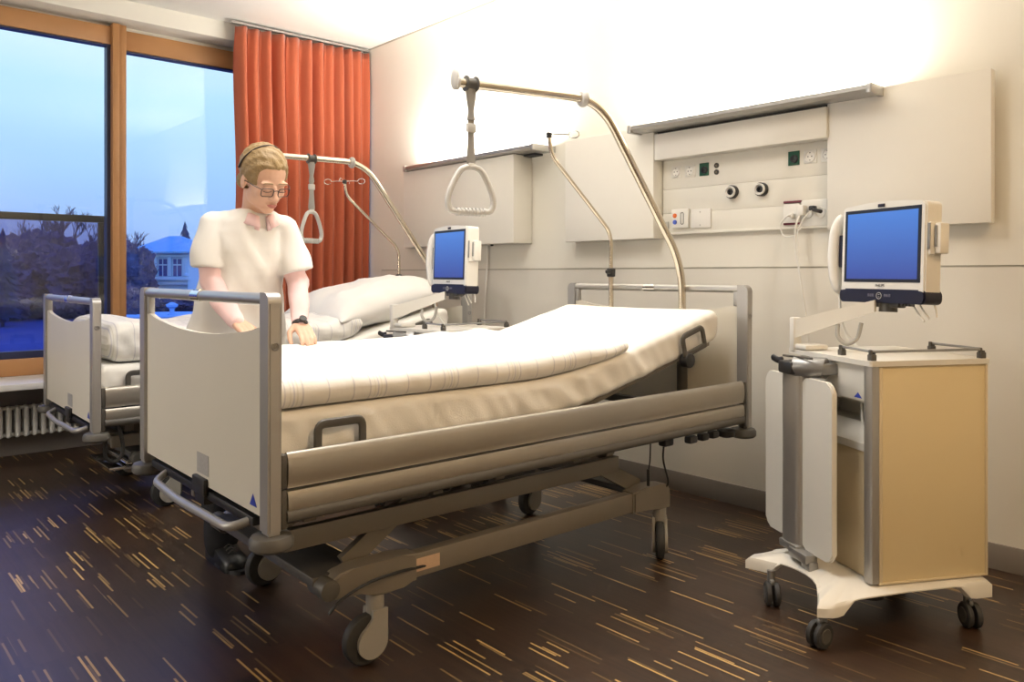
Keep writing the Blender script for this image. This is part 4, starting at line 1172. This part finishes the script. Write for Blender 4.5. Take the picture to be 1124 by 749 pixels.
# pink shirt: collar and long sleeves
def wr(g, amp, fr, seed):
    for v in g.bm.verts:
        p = v.co*fr+Vector((seed, 0, 0)); v.co += Vector((mnoise.noise(p), mnoise.noise(p+Vector((9, 0, 0))), .5*mnoise.noise(p+Vector((0, 9, 0)))))*amp
g = MB()
chain(g, [SR, ER], [.048, .045], 24, sub=14); chain(g, [ER, tuple(Vector(ER)*.45+Vector(WR)*.55+Vector((-.006, .01, 0))), WR], [.045, .042, .031], 24, sub=10)
chain(g, [SL, EL], [.048, .044], 24, sub=14); chain(g, [EL, tuple(Vector(EL)*.45+Vector(WL)*.55+Vector((.006, .01, 0))), WL], [.044, .041, .030], 24, sub=10)
wr(g, .012, 16, 2)
g.build('shirt_sleeves', M['pink'], pr, 180, remesh(.006, 3))
g = MB()
nb = Vector((1.357, 3.058, 1.388))-PO
for s in (-1, 1):
    rows = []
    for i in range(13):
        a = R(-90+s*(14+(176-14)*i/12)); u = Vector((math.cos(a), math.sin(a), 0))
        fr = (1-i/12)
        low = nb+u*(.070)+Vector((0, -.012*fr, -.012-.055*fr)); mid = nb+u*.062+Vector((0, -.010*fr, .030-.040*fr*fr)); fold = nb+u*(.070)+Vector((0, -.012*fr, .028-.042*fr*fr)); tip = nb+u*(.092)+Vector((0, -.012*fr, -.012-.046*fr*fr))
        rows.append([low, mid, fold, tip])
    g.grid(rows)
def sol(o): m = o.modifiers.new('t', 'SOLIDIFY'); m.thickness = .004; m.offset = 0
g.build('shirt_collar', M['pink'], pr, 180, sol)
# tunic
g = MB()
sec = [((1.354, 3.066, 1.408), .072, .068), ((1.352, 3.072, 1.392), .105, .080), ((1.349, 3.080, 1.362), .143, .097), ((1.346, 3.095, 1.32), .168, .114), ((1.343, 3.11, 1.24), .172, .126), ((1.338, 3.14, 1.12), .172, .128), ((1.334, 3.165, 1.0), .182, .134), ((1.332, 3.18, .88), .198, .143), ((1.332, 3.185, .74), .210, .148)]
rings = []; ns = 48
for i in range(len(sec)-1):
    for k in range(4 if i < len(sec)-2 else 5):
        t = k/4; c = Vector(sec[i][0]).lerp(Vector(sec[i+1][0]), t); rx = sec[i][1]*(1-t)+sec[i+1][1]*t; ry = sec[i][2]*(1-t)+sec[i+1][2]*t
        ring = []
        for j in range(ns):
            a = 2*PI*j/ns; cz = c.z
            fl = smoothstep((1.30-cz)/.5)
            rr = 1+.05*fl*math.sin(5*a+1.5+cz*3)+.035*fl*math.sin(9*a+cz*7)+.03*mnoise.noise(Vector((math.cos(a)*2, math.sin(a)*2, cz*5)))
            z = cz
            if cz > 1.33:  # V neckline dips at the front
                dv = max(0, 1-abs(math.atan2(math.cos(a), -math.sin(a)))/.5); z -= .05*dv*smoothstep((cz-1.33)/.045)
            ring.append(Vector((c.x+rx*rr*math.cos(a), c.y+ry*rr*math.sin(a), z))-PO)
        rings.append(ring)
g.ring_loft(rings)
for v in g.bm.verts:
    p = v.co; f = mnoise.noise(Vector((p.x*9+p.z*5, p.y*9, p.z*3.2+4)))
    q = Vector((p.x, p.y, 0)).normalized() if abs(p.x)+abs(p.y) > .01 else Vector((0, -1, 0))
    v.co += q*.016*(.5-abs(f)*2.2)*smoothstep((1.36-p.z)/.12)
for S, E, wd in ((SR, ER, .0), (SL, EL, .0)):
    S_, E_ = Vector(S), Vector(E); out = Vector((-.012 if S is SR else .010, 0, 0))
    a_ = W_(S_+Vector((0.012 if S is SR else -.012, .0, .004))); e_ = W_(S_.lerp(E_, .80))+out
    pts = smooth_path([a_, a_.lerp(e_, .33)+out*.6, a_.lerp(e_, .66)+out*.6, e_], 6)
    rad_ = [.060+.009*smoothstep(i/(len(pts)-1)*1.4) for i in range(len(pts))]
    g.tube(pts, rad_, 28)
    g.ell(a_+Vector((0, 0, -.006)), (.062, .062, .052)); g.ell(a_.lerp(W_((1.35, 3.08, 1.352)), .35), (.075, .075, .050))
wr(g, .012, 9, 5)
g.build('tunic', M['tunic'], pr, 180, remesh(.0065, 3))
# trousers and shoes
g = MB()
for hx, fx in ((1.262, 1.25), (1.40, 1.45)):
    chain(g, [(hx, 3.185, .86), (hx*.6+fx*.4, 3.16, .60), (fx, 3.15, .32), (fx, 3.135, .07)], [.105, .088, .070, .066], 22, sub=8)
wr(g, .016, 13, 8)
g.build('trousers', M['trouser'], pr, 180, remesh(.009, 3))
for fx in (1.25, 1.45):
    g = MB()
    prof = [(-.045, .085), (-.050, .03), (-.048, .0), (.195, .0), (.205, .018), (.190, .045), (.12, .062), (.06, .085)]
    rows = []
    for k in range(9):
        s = -1+2*k/8; sq = math.sqrt(max(0, 1-s*s*.80))
        rows.append([Vector((fx+s*.042*(1+.12*math.sin(p*9)), 3.155-p*(.75+.25*sq), max(0, q)*(.72+.28*sq))) - PO for p, q in prof])
    g.ring_loft(rows)
    sh = g.build('shoe', M['shoe'], pr, 50)
    g = MB(); g.prism([(fx+.046*x, 3.05+.128*y) for x, y in [(math.cos(R(a)), math.sin(R(a))) for a in range(0, 360, 20)]], lambda p, q, h: (p-PO.x, q-PO.y, h), .0, .014); g.build('sole', M['black'], sh)
    g = MB()
    for k in range(3): g.tube([W_((fx-.018, 3.06-.02*k, .074-.006*k)), W_((fx, 3.062-.02*k, .082-.006*k)), W_((fx+.018, 3.06-.02*k, .074-.006*k))], .0025, 6)
    g.build('shoelace', M['bracket'], sh)
# watch
wv = (Vector(WL)-Vector(EL)).normalized(); wc = W_(Vector(WL)+wv*.008)
g = MB(); g.lathe(wc-wv*.008, wv, [(0, .0290), (.0, .0315), (.016, .0315), (.016, .0290)], 24); g.cyl(wc+Vector((0, -.020, .020)), wc+Vector((0, -.028, .029)), .015, n=18)
g.build('wristwatch', M['black'], pr)
# ------------------------------------------------------------------ outside, seen through the windows
FW = Vector((math.sin(R(42)), math.cos(R(42)), 0)); RT = Vector((math.cos(R(42)), -math.sin(R(42)), 0))
def out(r, t, z): v = FW*t+RT*(r*t); return Vector((v.x, v.y, z))
GZ = -3.0
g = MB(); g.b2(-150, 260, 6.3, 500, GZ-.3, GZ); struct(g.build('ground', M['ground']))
# railing in front of the left window
r = empty('balcony_railing', (.25, 6.20, .42), 0, 'dark railing with tinted glass panel outside the left window', 'railing')
MB().b2(-1.4, 1.39, -.025, .025, 1.10, 1.148, .004).build('top_bar', M['railing'], r)
MB().b2(1.33, 1.40, -.025, .025, 0, 1.10, .004).build('post', M['railing'], r)
MB().b2(-1.4, 1.33, -.02, .02, 0, .06, .003).build('bottom_bar', M['railing'], r)
MB().b2(-1.4, 1.33, -.005, .005, .06, 1.10).build('glass_panel', M['tinted_glass'], r)
g = MB(); g.b2(1.34, 1.38, -.16, -.02, .02, .06); g.b2(-1.2, -1.16, -.16, -.02, .02, .06); g.build('wall_bracket', M['railing'], r)

def bare_tree(pos, h, seed, label):
    rnd = random.Random(seed); g = MB(); tw = MB()
    def br(p, d, L, rad, dep):
        q = p+d*L
        (g if dep >= 4 else tw).tube([p, (p+q)/2+Vector((rnd.uniform(-.04, .04)*L, rnd.uniform(-.04, .04)*L, 0)), q], [rad, rad*.85, rad*.65], 5 if dep >= 4 else 3)
        if dep == 0: return
        for k in range(rnd.choice((2, 3, 3)) if dep > 1 else 4):
            ax = Vector((rnd.uniform(-1, 1), rnd.uniform(-1, 1), rnd.uniform(-.2, .5))).normalized()
            nd = (d+ax*rnd.uniform(.35, .75)+Vector((0, 0, .18))).normalized()
            br(p+d*L*rnd.uniform(.55, 1), nd, L*rnd.uniform(.58, .78), rad*.68, dep-1)
    br(Vector((0, 0, 0)), Vector((0, 0, 1)), h*.33, h*.015, 6)
    e = empty('bare_tree', pos, 0, label, 'tree', 'bare trees outside')
    g.build('trunk', M['leafless'], e, recalc=False); tw.build('twigs', M['leafless'], e, recalc=False)
def bush(pos, rx, ry, h, seed, label):
    rnd = random.Random(seed); g = MB()
    q = bmesh.ops.create_icosphere(g.bm, subdivisions=5, radius=1)['verts']
    for v in q:
        n = v.co.normalized(); k = 1+.28*mnoise.noise(n*2.2+Vector((seed, 0, 0)))+.16*mnoise.noise(n*6+Vector((seed, 0, 0)))+.10*mnoise.noise(n*15)+.05*rnd.uniform(-1, 1)
        v.co = Vector((n.x*rx*k, n.y*ry*k, max(-.02, h*.45+n.z*h*.55*k)))
    vs_ = [v.co.copy() for v in q]
    for i in range(1500):
        p = rnd.choice(vs_); d = Vector((rnd.gauss(0, 1), rnd.gauss(0, 1), rnd.gauss(.3, 1))).normalized()
        s_ = d.orthogonal().normalized()*rnd.uniform(.05, .12); L_ = rnd.uniform(.15, .5)
        p = p+d*rnd.uniform(-.05, .12)
        a_, b_, c_ = (g.bm.verts.new(x_) for x_ in (p-s_, p+s_, p+d*L_)); g.bm.faces.new((a_, b_, c_))
    st = MB()
    for i in range(110):
        a = rnd.uniform(0, 2*PI); rr = math.sqrt(rnd.random())*.85
        x, y = rx*rr*math.cos(a), ry*rr*math.sin(a); z0 = h*.45+h*.5*math.sqrt(max(0, 1-rr*rr))
        st.tube([(x, y, z0-.6), (x+rnd.uniform(-.3, .3), y+rnd.uniform(-.3, .3), z0+rnd.uniform(.3, 1.1))], [.04, .012], 3)
    e = empty('tree', pos, 0, label, 'tree', None)
    g.build('crown', M['bush'], e, 20, recalc=False); st.build('twigs', M['leafless'], e, recalc=False)
    MB().cyl((0, 0, 0), (0, 0, h*.5), .25, n=8).build('trunk', M['leafless'], e)
def conifer(pos, h, w, seed, label):
    rnd = random.Random(seed); g = MB(); n = 15
    for i in range(n):
        t = i/n; z = h*(.12+.88*t); rad = w*(1-t)**.85*rnd.uniform(.85, 1.1)+.12
        m = 22
        for k in range(m):
            a = 2*PI*k/m+rnd.uniform(-.12, .12); rr = rad*rnd.uniform(.7, 1.15); dz = h*.075
            p = Vector((rr*math.cos(a), rr*math.sin(a), z-dz*rnd.uniform(.2, .8)))
            s_ = Vector((-math.sin(a), math.cos(a), 0))*rad*.14
            a0 = g.bm.verts.new((0, 0, z+dz)); a1 = g.bm.verts.new(p*.6+Vector((0, 0, z*.4))+s_); a2 = g.bm.verts.new(p); a3 = g.bm.verts.new(p*.6+Vector((0, 0, z*.4))-s_)
            g.bm.faces.new((a0, a1, a2)); g.bm.faces.new((a0, a2, a3))
    e = empty('conifer', pos, 0, label, 'tree')
    g.build('needles', M['conifer'], e, 180, recalc=False); MB().cyl((0, 0, 0), (0, 0, h*.9), w*.08, w*.01, n=8).build('trunk', M['leafless'], e)
def rx(u): return (u-562)/865
names = ['dark dense tree at the far left edge of the left window', 'dark dense tree left of the middle of the left window', 'dark dense tree in the middle of the left window', 'dark dense tree right of the middle of the left window', 'dark dense tree next to the window mullion']
for i, (u, t, w, h) in enumerate(((-16, 46, 2.3, 4.9), (14, 56, 2.6, 5.9), (45, 66, 4.2, 7.4), (78, 50, 2.5, 5.6), (104, 60, 3.0, 6.2))):
    p = out(rx(u), t*1.5, GZ); bush(p, w*1.5, w*1.5, 4.15+(h-4.15)*1.5, i+1, names[i])
for i, (u, t, h, l) in enumerate(((46, 76, 11.6, 'bare tree rising above the dark trees, left of the tallest one'), (68, 74, 12.6, 'tallest bare tree above the dark trees in the left window'), (92, 72, 10.4, 'bare tree nearest the mullion in the left window'), (26, 80, 10.2, 'low bare tree near the left edge of the left window'))):
    bare_tree(out(rx(u), t*1.5, GZ), 4.15+(h-4.15)*1.45, 11+i, l)
conifer(out(rx(3), 62, GZ), 7.7, 1.6, 4, 'small conifer at the left edge of the left window')
conifer(out(rx(203), 112, GZ), 11.5, 2.6, 5, 'conifer standing behind the pale blue pavilion')
for u, t, w, h, s, l in ((144, 84, 2.4, 7.2, 21, 'dark tree between the mullion and the pavilion'), (130, 74, 2.2, 5.8, 22, 'dark tree partly hidden behind the mullion')):
    bush(out(rx(u), t, GZ), w, w, h, s, l)
bare_tree(out(rx(148), 104, GZ), 12.5, 31, 'bare tree beside the mullion in the right window')
for u, t, w, h, s, l in ((134, 66, 1.6, 2.4, 41, 'low round shrub by the garden terrace, next to the mullion'), (176, 84, 3.6, 1.5, 42, 'low hedge in front of the pavilion'), (222, 86, 3.2, 1.5, 43, 'low hedge behind the nurse')):
    bush(out(rx(u), t, GZ), w, w*.6, h, s, l)
# pavilion
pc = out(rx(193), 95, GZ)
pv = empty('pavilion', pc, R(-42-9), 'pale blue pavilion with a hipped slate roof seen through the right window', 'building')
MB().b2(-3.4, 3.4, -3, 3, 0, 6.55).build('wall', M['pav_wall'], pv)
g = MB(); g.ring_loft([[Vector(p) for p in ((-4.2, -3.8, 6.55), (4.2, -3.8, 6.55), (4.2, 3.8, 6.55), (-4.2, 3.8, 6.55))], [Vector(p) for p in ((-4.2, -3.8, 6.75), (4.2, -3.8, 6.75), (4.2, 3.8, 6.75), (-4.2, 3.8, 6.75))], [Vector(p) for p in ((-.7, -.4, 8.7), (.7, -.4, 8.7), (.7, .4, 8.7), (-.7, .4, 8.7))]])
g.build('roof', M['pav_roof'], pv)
g = MB()
for x in (-3.45, -2.35, -.62, 1.2, 3.1): g.b2(x-.22, x+.22, -3.25, -2.95, 3.9, 6.5, .03)
g.b2(-3.6, 3.6, -3.3, -2.9, 6.1, 6.55, .03); g.build('pilaster', M['pav_wall'], pv)
g = MB(); g.b2(-3.8, 3.8, -3.6, -2.9, 3.4, 3.8, .05); g.b2(-3.6, 3.6, -3.35, -2.9, 2.9, 3.4, .03)
for x in (-3.5, 3.4): g.lathe((x, -3.3, 3.8), (0, 0, 1), [(0, .2), (.15, .35), (.35, .3), (.5, .05)], 10)
g.build('balcony_cornice', M['pav_wall'], pv)
for x in (-1.5, .28, 2.1):
    wn_ = MB().b2(x-.50, x+.50, -3.06, -3.0, 3.9, 5.9).build('window', M['pav_dark'], pv)
    g = MB(); g.b2(x-.55, x+.55, -3.12, -3.05, 5.15, 5.3); g.b2(x-.05, x+.05, -3.12, -3.05, 3.9, 5.9); g.build('window_bar', M['pav_wall'], wn_)
MB().b2(-2.1, -1.95, -3.0, -3.0+.05, 3.9, 5.9).build('shutter', M['pav_door'], pv)
MB().b2(-2.75, -2.0, -3.1, -3.0, 3.9, 5.9).build('shutter', M['pav_door'], pv)
# terrace with stone urn
tc_ = out(rx(182), 66, GZ)
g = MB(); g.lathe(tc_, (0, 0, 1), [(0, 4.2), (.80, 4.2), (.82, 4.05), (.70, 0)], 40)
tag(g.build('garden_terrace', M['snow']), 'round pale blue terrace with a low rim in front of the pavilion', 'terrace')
ur = empty('stone_urn', tc_+Vector((0.5, 0, .70)), 0, 'small pale stone urn standing on the round terrace', 'urn')
MB().lathe((0, 0, 0), (0, 0, 1), [(0, .35), (.1, .35), (.15, .2), (.5, .2), (.6, .3)], 14).build('pedestal', M['snow'], ur)
MB().lathe((0, 0, .6), (0, 0, 1), [(0, .2), (.1, .45), (.3, .5), (.35, .35), (.45, .2), (.5, .05)], 14).build('bowl', M['snow'], ur)

# ------------------------------------------------------------------ sky
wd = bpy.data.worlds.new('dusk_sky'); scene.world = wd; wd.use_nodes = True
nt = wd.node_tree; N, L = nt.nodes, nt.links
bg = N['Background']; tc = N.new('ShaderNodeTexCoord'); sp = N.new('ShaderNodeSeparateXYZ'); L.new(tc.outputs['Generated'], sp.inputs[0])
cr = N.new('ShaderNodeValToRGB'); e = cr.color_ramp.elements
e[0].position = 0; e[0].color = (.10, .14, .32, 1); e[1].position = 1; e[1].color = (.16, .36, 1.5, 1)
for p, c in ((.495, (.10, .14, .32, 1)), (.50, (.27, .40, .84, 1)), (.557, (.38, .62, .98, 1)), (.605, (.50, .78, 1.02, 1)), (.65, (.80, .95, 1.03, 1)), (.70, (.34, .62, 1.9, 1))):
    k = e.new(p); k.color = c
mr = N.new('ShaderNodeMapRange'); mr.inputs['From Min'].default_value = -1; mr.inputs['From Max'].default_value = 1
nz = N.new('ShaderNodeTexNoise'); nz.inputs['Scale'].default_value = 2.2; nz.inputs['Detail'].default_value = 5
mpg = N.new('ShaderNodeMapping'); mpg.inputs['Scale'].default_value = (1, 1, 4.5); L.new(tc.outputs['Generated'], mpg.inputs[0]); L.new(mpg.outputs[0], nz.inputs['Vector'])
ad = N.new('ShaderNodeMath'); ad.operation = 'MULTIPLY_ADD'; ad.inputs[1].default_value = .05; ad.inputs[2].default_value = -.025; L.new(nz.outputs['Fac'], ad.inputs[0])
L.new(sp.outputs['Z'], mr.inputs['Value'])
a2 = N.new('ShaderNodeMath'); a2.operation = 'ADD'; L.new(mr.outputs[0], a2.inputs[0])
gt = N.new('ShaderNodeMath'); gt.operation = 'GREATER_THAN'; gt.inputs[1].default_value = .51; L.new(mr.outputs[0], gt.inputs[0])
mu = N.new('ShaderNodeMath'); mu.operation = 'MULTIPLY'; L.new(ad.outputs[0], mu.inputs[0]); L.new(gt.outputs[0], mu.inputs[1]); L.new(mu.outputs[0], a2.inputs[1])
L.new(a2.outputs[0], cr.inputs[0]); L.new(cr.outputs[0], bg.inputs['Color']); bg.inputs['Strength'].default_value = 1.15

# ------------------------------------------------------------------ lights of the room and an added fill light
def area(name, loc, rotm, sx, sy, power, col, spread=180):
    l = bpy.data.lights.new(name, 'AREA'); l.shape = 'RECTANGLE'; l.size = sx; l.size_y = sy; l.energy = power; l.color = col; l.spread = R(spread)
    o = bpy.data.objects.new(name, l); COL.objects.link(o); o.location = loc; o.rotation_euler = rotm
    return o
# uplights in their troughs, shining up the wall and on the ceiling
area('near_uplight', (XW-.10, 2.07, 1.942), (R(180), 0, 0), .10, 1.18, 46, (1, .92, .80))
area('far_uplight', (XW-.10, 4.13, 1.942), (R(180), 0, 0), .10, 1.25, 44, (1, .94, .85))
# recessed ceiling light near the door, behind the camera
area('entry_downlight', (1.3, -.75, 2.985), (0, 0, 0), .5, .5, 44, (1, .66, .34))
area('bed_fill_light', (1.5, 2.3, 2.985), (0, 0, 0), 1.2, 1.2, 34, (1, .95, .90), 130)  # unseen fill light added above the bed to brighten the bedding
area('side_wall_light', (-2.15, 3.9, 1.6), (0, R(-90), R(-18)), 1.2, .8, 58, (1, .93, .83))

# ------------------------------------------------------------------ camera
cam = bpy.data.cameras.new('camera'); co = bpy.data.objects.new('camera', cam); COL.objects.link(co)
co.location = (0, 0, 1.15); co.rotation_euler = (R(90), 0, R(-42))
cam.sensor_width = 36; cam.sensor_fit = 'HORIZONTAL'; cam.lens = 865/1124*36; cam.shift_y = -(374.5-301)/1124; cam.shift_x = 0
cam.clip_start = .05; cam.clip_end = 1000
scene.camera = co
vs = scene.view_settings
vs.view_transform = 'Standard'; vs.look = 'None'; vs.exposure = 0.0; vs.gamma = 1; vs.use_curve_mapping = False
